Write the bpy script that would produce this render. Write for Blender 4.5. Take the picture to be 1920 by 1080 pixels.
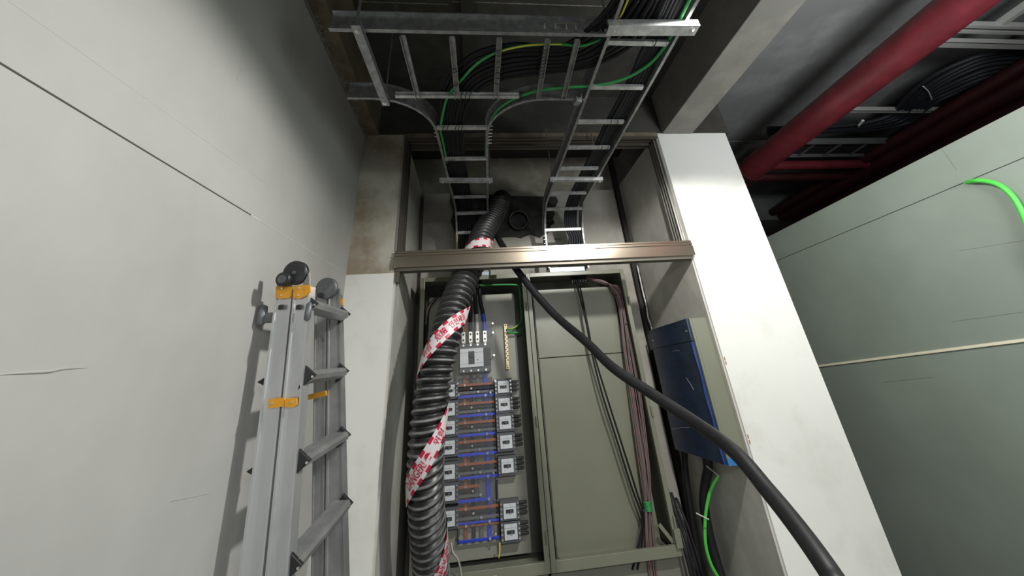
import bpy, bmesh, math, random
from mathutils import Vector, Matrix
import numpy as np
random.seed(7)
for o in list(bpy.data.objects): bpy.data.objects.remove(o)
scene = bpy.context.scene
COL = scene.collection

# ------------------------------------------------------------------ camera
F = 696.0; PX, PY = 960.0, 370.0
_R = np.array([[0.994, -0.0849, -0.0688], [-0.0232, 0.4514, -0.892], [0.1068, 0.8883, 0.4467]])
_u, _s, _v = np.linalg.svd(_R); RC = _u @ _v          # world -> camera (x right, y down, z forward)
CAM = np.array([0, 0, 1.5])
cd = bpy.data.cameras.new('camera'); cam = bpy.data.objects.new('camera', cd); COL.objects.link(cam)
cd.sensor_fit = 'HORIZONTAL'; cd.sensor_width = 36.0; cd.lens = F / 1920 * 36
cd.shift_y = -(540 - PY) / 1920; cd.clip_start = 0.02
M = Matrix.Identity(4)
for i in range(3):
    M[i][0] = RC[0][i]; M[i][1] = -RC[1][i]; M[i][2] = -RC[2][i]; M[i][3] = CAM[i]
cam.matrix_world = M
scene.camera = cam

# ------------------------------------------------------------------ light
w = bpy.data.worlds.new('world'); scene.world = w; w.use_nodes = True
w.node_tree.nodes['Background'].inputs[0].default_value = (0.80, 0.86, 1.0, 1)
w.node_tree.nodes['Background'].inputs[1].default_value = 0.042
ld = bpy.data.lights.new('work_lamp_light', 'SPOT'); ld.energy = 80; ld.shadow_soft_size = 0.045
ld.spot_size = math.radians(179); ld.spot_blend = 0.16
ld.color = (1.0, 0.985, 0.94)
lo = bpy.data.objects.new('work_lamp_light', ld); COL.objects.link(lo); lo.location = (0.89, 0.76, 2.60)
lo.rotation_euler = Vector((0.03, 0.05, -1.0)).to_track_quat('-Z', 'Y').to_euler()
l2 = bpy.data.lights.new('front_fill_light', 'AREA'); l2.shape = 'RECTANGLE'; l2.size = 1.2; l2.size_y = 0.5; l2.energy = 48; l2.color = (0.97, 0.985, 1.0)  # added unseen fill behind the camera, lifts the pier fronts
l2o = bpy.data.objects.new('front_fill_light', l2); COL.objects.link(l2o); l2o.location = (0.7, -1.3, 2.2)
l2o.rotation_euler = Vector((0.05, 0.25, -1.0)).to_track_quat('-Z', 'Y').to_euler()
l3 = bpy.data.lights.new('aisle_fill_light', 'AREA'); l3.size = 0.7; l3.energy = 58; l3.color = (0.94, 0.97, 1.0)  # added unseen uplight to brighten the right-hand ceiling and pipes
l3o = bpy.data.objects.new('aisle_fill_light', l3); COL.objects.link(l3o); l3o.location = (1.75, -0.5, 1.9)
l3o.rotation_euler = Vector((0.9, 0.35, 1.0)).to_track_quat('-Z', 'Y').to_euler()
vs = scene.view_settings
vs.view_transform = 'Standard'; vs.look = 'None'; vs.exposure = 0.38; vs.gamma = 1.0; vs.use_curve_mapping = False

# ------------------------------------------------------------------ helpers: pixel of the survey -> point on a real plane
def ray(x, y): return RC.T @ np.array([x - PX, y - PY, F])
def atX(x, y, X): d = ray(x, y); return Vector(CAM + d * (X / d[0]))
def atY(x, y, Y): d = ray(x, y); return Vector(CAM + d * (Y / d[1]))
def atZ(x, y, Z): d = ray(x, y); return Vector(CAM + d * ((Z - 1.5) / d[2]))
def atq(x, y, q): return Vector(CAM + ray(x, y) * q / F)
V = Vector
def cr(pts, n=8, closed=False):
    """Catmull-Rom through pts"""
    P = [V(p) for p in pts]; out = []
    for i in range(len(P) - 1):
        p0 = P[max(i - 1, 0)]; p1 = P[i]; p2 = P[i + 1]; p3 = P[min(i + 2, len(P) - 1)]
        if i == 0: p0 = p1 * 2 - p2
        if i == len(P) - 2: p3 = p2 * 2 - p1
        for k in range(n):
            t = k / n
            out.append(0.5 * ((2 * p1) + (p2 - p0) * t + (2 * p0 - 5 * p1 + 4 * p2 - p3) * t * t + (3 * p1 - p0 - 3 * p2 + p3) * t ** 3))
    out.append(P[-1]); return out

# ------------------------------------------------------------------ materials
MT = {}
def mat(name, col, rough=0.6, metal=0.0, noise=0.0, nscale=6.0, bump=0.0, bscale=40.0, col2=None, spec=0.5, lo_=0.45, hi_=0.62, aniso=0.0, alpha=1.0, detail=6.0, stretch=None):
    m = bpy.data.materials.new(name); m.use_nodes = True; nt = m.node_tree; b = nt.nodes['Principled BSDF']
    b.inputs['Base Color'].default_value = (*col, 1); b.inputs['Roughness'].default_value = rough
    b.inputs['Metallic'].default_value = metal; b.inputs['Specular IOR Level'].default_value = spec
    if aniso: b.inputs['Anisotropic'].default_value = aniso
    if alpha < 1: b.inputs['Alpha'].default_value = alpha
    if noise or col2 or bump:
        tc = nt.nodes.new('ShaderNodeTexCoord'); mp = nt.nodes.new('ShaderNodeMapping')
        nt.links.new(tc.outputs['Object'], mp.inputs[0])
        if stretch: mp.inputs['Scale'].default_value = stretch
    if noise or col2:
        n = nt.nodes.new('ShaderNodeTexNoise'); n.inputs['Scale'].default_value = nscale; n.inputs['Detail'].default_value = detail
        n.inputs['Roughness'].default_value = 0.62
        nt.links.new(mp.outputs[0], n.inputs['Vector'])
        r = nt.nodes.new('ShaderNodeValToRGB'); r.color_ramp.elements[0].position = lo_; r.color_ramp.elements[1].position = hi_
        c2 = col2 if col2 else tuple(c * (1 - noise) for c in col)
        r.color_ramp.elements[0].color = (*c2, 1); r.color_ramp.elements[1].color = (*col, 1)
        nt.links.new(n.outputs['Fac'], r.inputs[0]); nt.links.new(r.outputs[0], b.inputs['Base Color'])
    if bump:
        n2 = nt.nodes.new('ShaderNodeTexNoise'); n2.inputs['Scale'].default_value = bscale; n2.inputs['Detail'].default_value = 4
        nt.links.new(mp.outputs[0], n2.inputs['Vector'])
        bp = nt.nodes.new('ShaderNodeBump'); bp.inputs['Strength'].default_value = bump; bp.inputs['Distance'].default_value = 0.004
        nt.links.new(n2.outputs['Fac'], bp.inputs['Height']); nt.links.new(bp.outputs[0], b.inputs['Normal'])
    MT[name] = m; return m
mat('wall_paint', (0.445, 0.44, 0.425), 0.75, col2=(0.385, 0.38, 0.365), nscale=1.6, lo_=0.35, hi_=0.6, bump=0.15, bscale=18)
mat('pier_paint', (0.80, 0.80, 0.755), 0.6, col2=(0.70, 0.685, 0.63), nscale=2.4, lo_=0.32, hi_=0.5, bump=0.25, bscale=14)
mat('grimy_shaded_paint', (0.52, 0.50, 0.43), 0.75, col2=(0.30, 0.25, 0.18), nscale=3.2, lo_=0.40, hi_=0.62, bump=0.3, bscale=14)
mat('reveal_paint', (0.60, 0.59, 0.55), 0.7, col2=(0.50, 0.49, 0.44), nscale=4, bump=0.3, bscale=20)
mat('niche_paint', (0.42, 0.41, 0.37), 0.7, col2=(0.34, 0.325, 0.28), nscale=5, bump=0.2, bscale=24)
mat('niche_dull', (0.40, 0.375, 0.31), 0.75, col2=(0.30, 0.275, 0.22), nscale=7, bump=0.2, bscale=24)
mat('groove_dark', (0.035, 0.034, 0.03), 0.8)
mat('seam_dark', (0.06, 0.06, 0.05), 0.8)
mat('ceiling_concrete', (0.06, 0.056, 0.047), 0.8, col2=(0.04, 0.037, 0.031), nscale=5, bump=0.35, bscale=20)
mat('beam_concrete', (0.20, 0.165, 0.115), 0.8, col2=(0.10, 0.085, 0.06), nscale=7, lo_=0.35, hi_=0.6, bump=0.4, bscale=16)
mat('beam_paint', (0.27, 0.255, 0.23), 0.75, col2=(0.22, 0.21, 0.19), nscale=5, bump=0.2)
mat('beam_side', (0.14, 0.14, 0.14), 0.75, noise=0.15)
mat('room_ceiling', (0.25, 0.255, 0.25), 0.8, noise=0.25, nscale=3)
mat('pink_wall', (0.34, 0.26, 0.22), 0.8, noise=0.15)
mat('mortar', (0.30, 0.28, 0.23), 0.9, noise=0.4, nscale=30)
mat('galvanised', (0.42, 0.43, 0.43), 0.42, 0.75, col2=(0.28, 0.29, 0.29), nscale=30, lo_=0.4, hi_=0.6)
mat('galvanised_bright', (0.70, 0.71, 0.71), 0.38, 0.6, col2=(0.50, 0.51, 0.51), nscale=26, lo_=0.4, hi_=0.6)
mat('bronze_aluminium', (0.50, 0.43, 0.34), 0.21, 0.9, aniso=0.5, noise=0.06, nscale=60, stretch=(0.3, 6, 6))
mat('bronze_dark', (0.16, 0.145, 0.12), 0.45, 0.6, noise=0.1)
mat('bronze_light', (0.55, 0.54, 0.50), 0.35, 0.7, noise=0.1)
mat('steel_enamel', (0.205, 0.210, 0.155), 0.36, 0.0, noise=0.05, nscale=3, spec=0.6)
mat('plate_enamel', (0.29, 0.29, 0.24), 0.4, noise=0.05, nscale=3)
mat('enamel_inner', (0.20, 0.20, 0.16), 0.5, noise=0.1)
mat('enamel_void', (0.05, 0.05, 0.042), 0.7)
mat('green_enamel', (0.235, 0.275, 0.235), 0.48, noise=0.1, nscale=1.5)
mat('cream', (0.72, 0.68, 0.52), 0.5)
mat('black_rubber', (0.013, 0.013, 0.015), 0.48, noise=0.3, nscale=20)
mat('black_cable', (0.007, 0.007, 0.009), 0.58, spec=0.3)
mat('grey_black_cable', (0.014, 0.015, 0.018), 0.58, spec=0.35)
mat('hose_pale', (0.22, 0.22, 0.215), 0.55, noise=0.8, nscale=14, lo_=0.36, hi_=0.60)
mat('hose_plastic', (0.030, 0.030, 0.031), 0.36, noise=0.45, nscale=22, spec=0.6, lo_=0.35, hi_=0.65)
mat('foam_black', (0.042, 0.041, 0.038), 0.85, noise=0.4, nscale=18, bump=0.8, bscale=30)
mat('green_cable', (0.03, 0.30, 0.075), 0.42)
mat('green_bright', (0.07, 0.52, 0.06), 0.4)
mat('yellow', (0.68, 0.58, 0.05), 0.45)
mat('red_pipe', (0.17, 0.022, 0.03), 0.42, noise=0.25, nscale=8)
mat('red_dark', (0.055, 0.010, 0.012), 0.5, noise=0.3, nscale=8)
mat('strut_white', (0.40, 0.40, 0.37), 0.5, 0.2, noise=0.1)
mat('aluminium', (0.66, 0.67, 0.68), 0.33, 0.72, col2=(0.52, 0.53, 0.54), nscale=8, lo_=0.3, hi_=0.55, stretch=(1, 1, 0.4))
mat('aluminium_dull', (0.42, 0.425, 0.42), 0.42, 0.6, noise=0.2, nscale=9)
mat('aluminium_dark', (0.20, 0.20, 0.20), 0.45, 0.5, noise=0.2)
mat('hinge_grey', (0.17, 0.18, 0.19), 0.42, 0.3, noise=0.3, nscale=20)
mat('hinge_dark', (0.05, 0.052, 0.055), 0.38, 0.3, noise=0.3, nscale=20)
mat('black_plastic', (0.018, 0.018, 0.02), 0.45)
mat('orange_label', (0.78, 0.36, 0.02), 0.45, col2=(0.35, 0.18, 0.02), nscale=24, lo_=0.3, hi_=0.42)
mat('breaker_grey', (0.085, 0.09, 0.10), 0.5)
mat('breaker_dark', (0.03, 0.03, 0.033), 0.5)
mat('breaker_white', (0.62, 0.65, 0.67), 0.5)
mat('bus_brown', (0.28, 0.085, 0.03), 0.45)
mat('bus_black', (0.015, 0.015, 0.017), 0.45)
mat('bus_grey', (0.11, 0.115, 0.12), 0.45)
mat('bus_blue', (0.02, 0.05, 0.55), 0.42)
mat('screw', (0.75, 0.74, 0.70), 0.25, 0.9)
mat('lug_silver', (0.72, 0.71, 0.64), 0.3, 0.7)
mat('brass_cream', (0.70, 0.60, 0.34), 0.4, 0.3)
mat('acrylic', (0.75, 0.75, 0.75), 0.10, alpha=0.035, spec=0.3)
mat('blue_film', (0.006, 0.018, 0.055), 0.33, col2=(0.014, 0.04, 0.10), nscale=7, lo_=0.36, hi_=0.60, spec=0.7, stretch=(1, 2, 6))
mat('blue_tape', (0.03, 0.17, 0.42), 0.4)
mat('blue_edge', (0.01, 0.05, 0.28), 0.35)
mat('wire_pink', (0.22, 0.135, 0.125), 0.5)
mat('tray_strut_grey', (0.22, 0.22, 0.21), 0.5)
mat('wire_grey', (0.10, 0.095, 0.095), 0.5)
mat('sleeve_white', (0.50, 0.48, 0.46), 0.5)
mat('sleeve_red', (0.30, 0.03, 0.02), 0.5)
mat('collar_blue', (0.45, 0.52, 0.58), 0.4, 0.3)
mat('tape_white', (0.74, 0.70, 0.71), 0.4)
mat('tape_red', (0.60, 0.012, 0.055), 0.4)
mat('tie_white', (0.65, 0.65, 0.62), 0.5)
mat('floor_concrete', (0.24, 0.235, 0.22), 0.7, noise=0.2, nscale=3)
mat('rust', (0.38, 0.20, 0.08), 0.8)

# ------------------------------------------------------------------ mesh builder
class MB:
    def __init__(s): s.v = []; s.f = []; s.m = []; s.cur = 0; s.sm = []
    def add(s, vs, fs, smooth=False):
        b = len(s.v); s.v += [V(p) for p in vs]
        for f in fs: s.f.append([b + i for i in f]); s.m.append(s.cur); s.sm.append(smooth)
    def mat(s, i): s.cur = i; return s
    def box(s, a, b):
        x0, x1 = sorted((a[0], b[0])); y0, y1 = sorted((a[1], b[1])); z0, z1 = sorted((a[2], b[2]))
        s.add([(x0,y0,z0),(x1,y0,z0),(x1,y1,z0),(x0,y1,z0),(x0,y0,z1),(x1,y0,z1),(x1,y1,z1),(x0,y1,z1)],
              [(3,2,1,0),(4,5,6,7),(0,1,5,4),(1,2,6,5),(2,3,7,6),(3,0,4,7)]); return s
    def obox(s, c, ax, ay, az):
        """centre, three half-extent vectors"""
        c, ax, ay, az = V(c), V(ax), V(ay), V(az)
        if ax.cross(ay).dot(az) < 0: az = -az
        vs = [c + ax*i + ay*j + az*k for k in (-1,1) for j in (-1,1) for i in (-1,1)]
        s.add(vs, [(0,2,3,1),(4,5,7,6),(0,1,5,4),(2,6,7,3),(0,4,6,2),(1,3,7,5)]); return s
    def beam(s, a, b, side, w, h):
        """bar from a to b; w along 'side', h along the third direction"""
        a, b = V(a), V(b); t = (b - a); L = t.length; t.normalize(); sd = V(side); sd = (sd - t * sd.dot(t)).normalized(); n = t.cross(sd)
        return s.obox((a + b) / 2, t * L / 2, sd * w / 2, n * h / 2)
    def tube(s, pts, r, n=10, cap=True):
        P = [V(p) for p in pts]; R = r if isinstance(r, (list, tuple)) else [r] * len(P)
        up = None; rings = []
        for i, p in enumerate(P):
            t = (P[min(i+1, len(P)-1)] - P[max(i-1, 0)]).normalized()
            if up is None:
                up = V((0,0,1)) if abs(t.z) < 0.9 else V((1,0,0))
            up = (up - t * up.dot(t)).normalized(); sd = t.cross(up)
            rings.append([p + (up * math.cos(a) + sd * math.sin(a)) * R[i] for a in [2*math.pi*k/n for k in range(n)]])
        vs = [v for rg in rings for v in rg]; fs = []
        for i in range(len(P)-1):
            for k in range(n):
                a = i*n+k; b = i*n+(k+1)%n; fs.append((a, a+n, b+n, b))
        s.add(vs, fs, True)
        if cap:
            s.add(rings[0], [tuple(range(n))]); s.add(rings[-1], [tuple(reversed(range(n)))])
        return s
    def cyl(s, a, b, r, n=20): return s.tube([a, b], r, n)
    def prism(s, outline, off):
        """flat outline (list of points) extruded along vector off"""
        P = [V(p) for p in outline]; n = len(P); o = V(off)
        nrm = V((0,0,0))
        for i in range(n): nrm += P[i].cross(P[(i+1) % n])
        fl = nrm.dot(o) > 0
        vs = P + [p + o for p in P]
        fs = [tuple(range(n)), tuple(n + i for i in reversed(range(n)))] + [(i, i+n, (i+1)%n+n, (i+1)%n) for i in range(n)]
        if fl: fs = [tuple(reversed(f)) for f in fs]
        s.add(vs, fs); return s
    def strip(s, path, up, h, th, flange=0.0, fl_th=0.003, inward=None):
        """upright web swept along a path, with an optional flange at both edges"""
        P = [V(p) for p in path]; U = [V(u) for u in up] if isinstance(up, list) else [V(up)] * len(P)
        sec = []
        for i, p in enumerate(P):
            t = (P[min(i+1, len(P)-1)] - P[max(i-1, 0)]).normalized(); u = (U[i] - t * U[i].dot(t)).normalized(); n = t.cross(u)
            if inward is not None and inward < 0: n = -n
            if flange:
                q = [(0,0),(flange,0),(flange,fl_th),(th,fl_th),(th,h-fl_th),(flange,h-fl_th),(flange,h),(0,h)]
            else: q = [(0,0),(th,0),(th,h),(0,h)]
            sec.append([p + n * a + u * b for a, b in q])
        k = len(sec[0]); vs = [v for c in sec for v in c]; fs = []
        for i in range(len(P)-1):
            for j in range(k):
                a = i*k+j; b = i*k+(j+1)%k; fs.append((a, b, b+k, a+k))
        fs.append(tuple(reversed(range(k)))); fs.append(tuple((len(P)-1)*k + j for j in range(k)))
        s.add(vs, fs); return s
    def build(s, name, mats, parent=None, bevel=0.0, shift=True, origin=None, recalc=True):
        if not isinstance(mats, (list, tuple)): mats = [mats]
        me = bpy.data.meshes.new(name)
        po = V((0,0,0)); p = parent
        while p is not None: po += p.location; p = p.parent
        if origin is not None: off = V(origin)
        elif parent is None and shift:
            xs = [v.x for v in s.v]; ys = [v.y for v in s.v]; zs = [v.z for v in s.v]
            off = V(((min(xs)+max(xs))/2, (min(ys)+max(ys))/2, min(zs)))
        else: off = po.copy()
        me.from_pydata([v - off for v in s.v], [], s.f); me.update()
        for mm in mats: me.materials.append(MT[mm] if isinstance(mm, str) else mm)
        for pl, mi, sm in zip(me.polygons, s.m, s.sm): pl.material_index = mi; pl.use_smooth = sm
        if recalc:
            bm = bmesh.new(); bm.from_mesh(me); bmesh.ops.recalc_face_normals(bm, faces=bm.faces); bm.to_mesh(me); bm.free()
        o = bpy.data.objects.new(name, me); COL.objects.link(o)
        o.location = off - po
        if parent is not None: o.parent = parent
        if bevel:
            bv = o.modifiers.new('bevel', 'BEVEL'); bv.width = bevel; bv.segments = 2; bv.limit_method = 'ANGLE'; bv.angle_limit = 0.6
        return o
def tag(o, label=None, cat=None, group=None, kind=None):
    if label: o['label'] = label
    if cat: o['category'] = cat
    if group: o['group'] = group
    if kind: o['kind'] = kind
    return o
def thing(name, label, cat, loc, group=None):
    o = bpy.data.objects.new(name, None); COL.objects.link(o); o.location = loc; o.empty_display_size = 0.05
    return tag(o, label, cat, group)
def copy_tree(o, parent=None):
    c = o.copy(); COL.objects.link(c)
    if parent is not None: c.parent = parent
    for ch in list(o.children): copy_tree(ch, c)
    return c
def struct(name, mb, m, bevel=0.0): return tag(mb.build(name, m, bevel=bevel), kind='structure')

# ------------------------------------------------------------------ THE SETTING
XL, XR = -0.67, 1.28
struct('floor', MB().box((-0.87, -2.2, -0.12), (6.0, 5.0, 0)), 'floor_concrete')
struct('wall_left', MB().box((-0.87, -2.2, 0), (XL, 3.0, 3.5)), 'wall_paint')
# the joints and scrapes in the left wall's plaster
def on_wall(x, y, d=0.0): p = atX(x, y, XL); p.x = XL + d; return p
t = MB(); t.beam(on_wall(-60, 82) + (on_wall(-60, 82) - on_wall(470, 403)) * 1.5, on_wall(470, 403), (0, 0, 1), 0.0028, 0.002); struct('trim_1', t, 'seam_dark')
t = MB(); t.beam(on_wall(470, 403), on_wall(636, 505), (0, 0, 1), 0.0035, 0.0015)
t.beam(on_wall(17, 2), on_wall(505, 349), (0, 0, 1), 0.0009, 0.001); struct('trim_2', t, 'reveal_paint')
t = MB(); pts = cr([on_wall(-20, 704), on_wall(40, 699), on_wall(90, 696), on_wall(120, 691), on_wall(165, 690)], 4)
t.tube(pts, [0.0005 + 0.0028 * math.sin(math.pi * i / (len(pts) - 1)) for i in range(len(pts))], 6)
pts = cr([on_wall(318, 940), on_wall(350, 934), on_wall(392, 925)], 4); t.tube(pts, 0.001, 6)
pts = cr([on_wall(442, 152), on_wall(446, 140), on_wall(453, 129)], 4); t.tube(pts, 0.001, 6)
struct('trim_3', t, 'wall_paint')
# left pier, right pier (left pier: upper field's darker colour holds grime and shade)
struct('wall_left_pier', MB().box((XL, 2.0, 0), (-0.425, 2.85, 2.07)), 'pier_paint')
struct('wall_left_pier_upper', MB().box((XL, 2.0, 2.07), (-0.425, 2.85, 2.975)), 'grimy_shaded_paint')
struct('wall_right_pier', MB().box((XR, 2.0, 0), (1.79, 2.85, 2.975)), 'pier_paint')
# reveals of the niche, skinned in their own duller paint
struct('wall_left_reveal', MB().box((-0.425, 2.012, 0), (-0.415, 2.80, 2.97)), 'reveal_paint')
struct('wall_right_reveal', MB().box((XR - 0.008, 2.012, 0), (XR, 2.71, 2.97)), 'reveal_paint')
struct('wall_back', MB().box((-0.7, 2.80, 0), (1.9, 2.95, 3.5)), 'niche_dull')
struct('wall_back_lower', MB().box((-0.385, 2.70, 0), (1.195, 2.80, 2.91)), 'niche_paint', 0.004)
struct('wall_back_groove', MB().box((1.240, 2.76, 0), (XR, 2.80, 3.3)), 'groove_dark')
# broken plaster edge in the groove at the right
t = MB(); pts = cr([(1.262, 2.715, 2.25), (1.258, 2.712, 2.05), (1.262, 2.715, 1.95), (1.252, 2.71, 1.86), (1.262, 2.714, 1.80), (1.258, 2.712, 1.72)], 6)
t.tube(pts, [0.003 + 0.004 * abs(math.sin(i * 1.7)) for i in range(len(pts))], 6); struct('trim_4', t, 'pier_paint')
# header beam over the opening and ceilings
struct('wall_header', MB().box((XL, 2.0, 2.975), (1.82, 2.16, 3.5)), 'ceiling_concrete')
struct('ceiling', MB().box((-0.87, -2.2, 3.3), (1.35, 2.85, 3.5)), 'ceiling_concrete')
struct('ceiling_left_beam', MB().box((XL, -2.2, 2.97), (-0.585, 2.0, 3.3)), 'beam_concrete')
struct('ceiling_right_beam', MB().box((1.32, -2.2, 2.97), (1.54, 2.0, 3.5)), ['beam_paint'], 0.004)
struct('ceiling_right_room', MB().box((1.54, -2.2, 3.4), (6.2, 5.0, 3.5)), 'room_ceiling')
# plaster line between wall and beam, with the crumbled patches
t = MB(); pts = [V((XL + 0.006, 0.2 + i * 0.06, 2.968)) for i in range(31)]
t.tube(pts, [0.0035 + 0.0025 * random.random() for _ in pts], 6)
for c, n in ((1.22, 16), (1.62, 26)):
    for i in range(n):
        y = c + (i / n - 0.5) * (0.16 if n < 20 else 0.30); a = random.uniform(0.004, 0.010)
        t.obox((XL + 0.018 + random.uniform(-0.01, 0.012), y, 2.968), (a, a * 0.4, 0), (-a * 0.3, a * 0.7, 0), (0, 0, 0.003))
struct('trim_5', t, 'mortar')
# joints of the ceiling deck
t = MB(); t.box((-0.55, 1.30, 3.295), (-0.10, 1.304, 3.302)); t.box((-0.08, 1.283, 3.295), (1.0, 1.287, 3.302)); struct('trim_6', t, 'mortar')
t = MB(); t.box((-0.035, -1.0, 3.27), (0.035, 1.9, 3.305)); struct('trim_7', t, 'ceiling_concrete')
# the room beyond on the right: end wall, downstand beams
struct('wall_far', MB().box((1.5, 4.5, 0), (6.2, 4.7, 3.5)), 'pink_wall')
struct('wall_outer', MB().box((6.0, -2.2, 0), (6.2, 4.7, 3.5)), 'room_ceiling')
struct('ceiling_far_beam', MB().box((1.6, 3.85, 3.05), (6.0, 4.3, 3.4)), 'room_ceiling')
struct('wall_side_of_niche', MB().box((1.79, 2.16, 0), (1.83, 4.5, 3.5)), 'reveal_paint')
struct('ceiling_cross_joint', MB().box((1.6, 2.70, 3.395), (3.2, 2.715, 3.402)), 'strut_white')

# ------------------------------------------------------------------ METAL DOOR FRAME in the opening
fr = thing('door_frame', 'bronze metal door frame standing in the opening between the two white piers', 'door frame', (0.43, 2.0, 0))
m = MB(); x0, x1 = -0.425, 1.283
m.box((x0, 1.975, 2.092), (x1, 2.045, 2.150)); m.box((x0, 1.982, 2.150), (x1, 2.045, 2.156)); m.box((x0, 1.976, 2.156), (x1, 2.045, 2.168))
m.box((x0, 1.984, 2.168), (x1, 2.045, 2.173)); m.box((x0, 1.980, 2.173), (x1, 2.045, 2.184))
tr = m.build('transom', 'bronze_aluminium', fr, bevel=0.0012); tag(tr, 'brushed bronze transom bar')
MB().box((x0 + 0.01, 1.990, 2.075), (x1 - 0.01, 2.040, 2.092)).build('transom_gasket', 'bronze_dark', fr)
def jamb(X, sgn):
    m = MB(); z0, z1 = 2.184, 2.93
    m.box((X, 1.992, z0), (X + sgn * 0.012, 2.006, z1))
    for y in (2.012, 2.040, 2.068, 2.096): m.box((X, y, z0), (X + sgn * 0.022, y + 0.007, z1))
    m.mat(1).box((X, 2.006, z0), (X + sgn * 0.010, 2.103, z1))
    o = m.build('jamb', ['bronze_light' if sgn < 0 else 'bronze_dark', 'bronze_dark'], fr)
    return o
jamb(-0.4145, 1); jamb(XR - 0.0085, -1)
m = MB()
for y, d in ((1.99, 0), (2.03, .008), (2.065, .0), (2.10, .01)): m.box((-0.415, y, 2.925 + d), (1.272, y + 0.012, 2.972))
m.mat(1).box((-0.415, 1.985, 2.945), (1.272, 2.14, 2.974)); m.build('head_track', ['bronze_dark', 'beam_concrete'], fr)
m = MB(); m.box((-0.4145, 1.995, 2.02), (-0.395, 2.045, 2.092)); m.build('jamb_stub', 'bronze_dark', fr)
m = MB()
for X in (-0.421, 1.276): m.box((X - 0.004, 1.992, 2.19), (X + 0.004, 1.9995, 2.972))
m.build('sealant_bead', 'bronze_light', fr)

# ------------------------------------------------------------------ SWITCHBOARD CABINETS
def cabinet(x0, x1, label, panel):
    c = thing('switchboard_cabinet', label, 'electrical cabinet', ((x0 + x1) / 2, 2.40, 0))
    Y0, Y1, T, B, w = 2.40, 2.665, 2.142, 0.665, 0.026
    m = MB(); sh = 0.003
    m.box((x0, Y0 + 0.02, B), (x0 + sh, Y1, T - 0.001)); m.box((x1 - sh, Y0 + 0.02, B), (x1, Y1, T - 0.001))
    m.box((x0, Y0 + 0.02, T - sh), (x1, Y1, T)); m.box((x0, Y0 + 0.02, B), (x1, Y1, B + sh)); m.box((x0, Y1 - sh, B), (x1, Y1, T))
    m.build('shell', 'enamel_inner', c)
    m = MB()
    m.box((x0, Y0, B), (x0 + w, Y0 + 0.02, T)); m.box((x1 - w, Y0, B), (x1, Y0 + 0.02, T))
    m.box((x0 + w, Y0, T - w), (x1 - w, Y0 + 0.02, T)); m.box((x0 + w, Y0 - 0.002, B), (x1 - w, Y0 + 0.02, B + 0.045))
    f_ = m.build('front_frame', 'steel_enamel', c, bevel=0.0015)
    # plinth box under it down to the floor
    m = MB(); m.box((x0 + 0.005, Y0 + 0.05, 0.0), (x1 - 0.005, Y1, B - 0.001)); m.build('plinth', 'enamel_inner', c, bevel=0.003)
    for z in (1.93, 1.30, 0.80):
        m = MB(); m.cyl((x1 - 0.006, Y0 - 0.006, z - 0.025), (x1 - 0.006, Y0 - 0.006, z + 0.025), 0.006, 10); m.build('hinge', 'steel_enamel', c)
    return c
cl = cabinet(-0.338, 0.3365, 'open grey-green electrical cabinet full of breakers, behind the ribbed black hose', 0)
cr_ = cabinet(0.3395, 1.010, 'grey-green electrical cabinet with a plain inner cover plate and wire bundle down one side', 1)
m = MB(); m.box((-0.30, 2.560, 0.70), (0.268, 2.566, 2.05)); m.box((-0.30, 2.566, 0.70), (-0.285, 2.60, 2.05)); m.box((0.253, 2.566, 0.70), (0.268, 2.60, 2.05))
m.build('mounting_plate', 'plate_enamel', cl, bevel=0.002)
for x in (-0.28, 0.24):
    for z in (0.75, 2.0): MB().cyl((x, 2.566, z), (x, 2.662, z), 0.005, 8).build('mounting_stud', 'screw', cl)
m = MB(); m.box((0.392, 2.500, 1.628), (0.950, 2.506, 2.050)); m.build('inner_cover', 'steel_enamel', cr_, bevel=0.002)
m = MB(); m.box((0.392, 2.500, 0.685), (0.950, 2.506, 1.624)); m.build('inner_cover', 'steel_enamel', cr_, bevel=0.002)
m = MB(); m.box((0.388, 2.508, 0.68), (0.392, 2.66, 2.05)); m.box((0.95, 2.508, 0.68), (0.954, 2.66, 2.05)); m.box((0.392, 2.508, 2.046), (0.95, 2.66, 2.05)); m.box((0.392,2.508,0.68),(0.95,2.66,0.684))
m.build('cover_bracket', 'enamel_inner', cr_)
m = MB(); m.box((0.40, 2.44, 0.672), (0.955, 2.50, 0.690)); m.box((0.40, 2.43, 0.690), (0.955, 2.437, 0.700)); m.build('gland_sill', 'steel_enamel', cr_, bevel=0.001)
m = MB(); m.beam((0.93, 2.425, 0.79), (0.985, 2.425, 0.715), (0, 1, 0), 0.012, 0.018); m.build('corner_brace', 'steel_enamel', cr_)
m = MB(); m.box((0.985, 2.385, 0.70), (1.018, 2.398, 0.775)); m.build('latch_keeper', 'steel_enamel', cr_, bevel=0.001)
m = MB(); m.box((-0.27, 2.42, 0.668), (0.29, 2.52, 0.694)); m.build('gland_sill', 'steel_enamel', cl, bevel=0.001)
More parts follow.
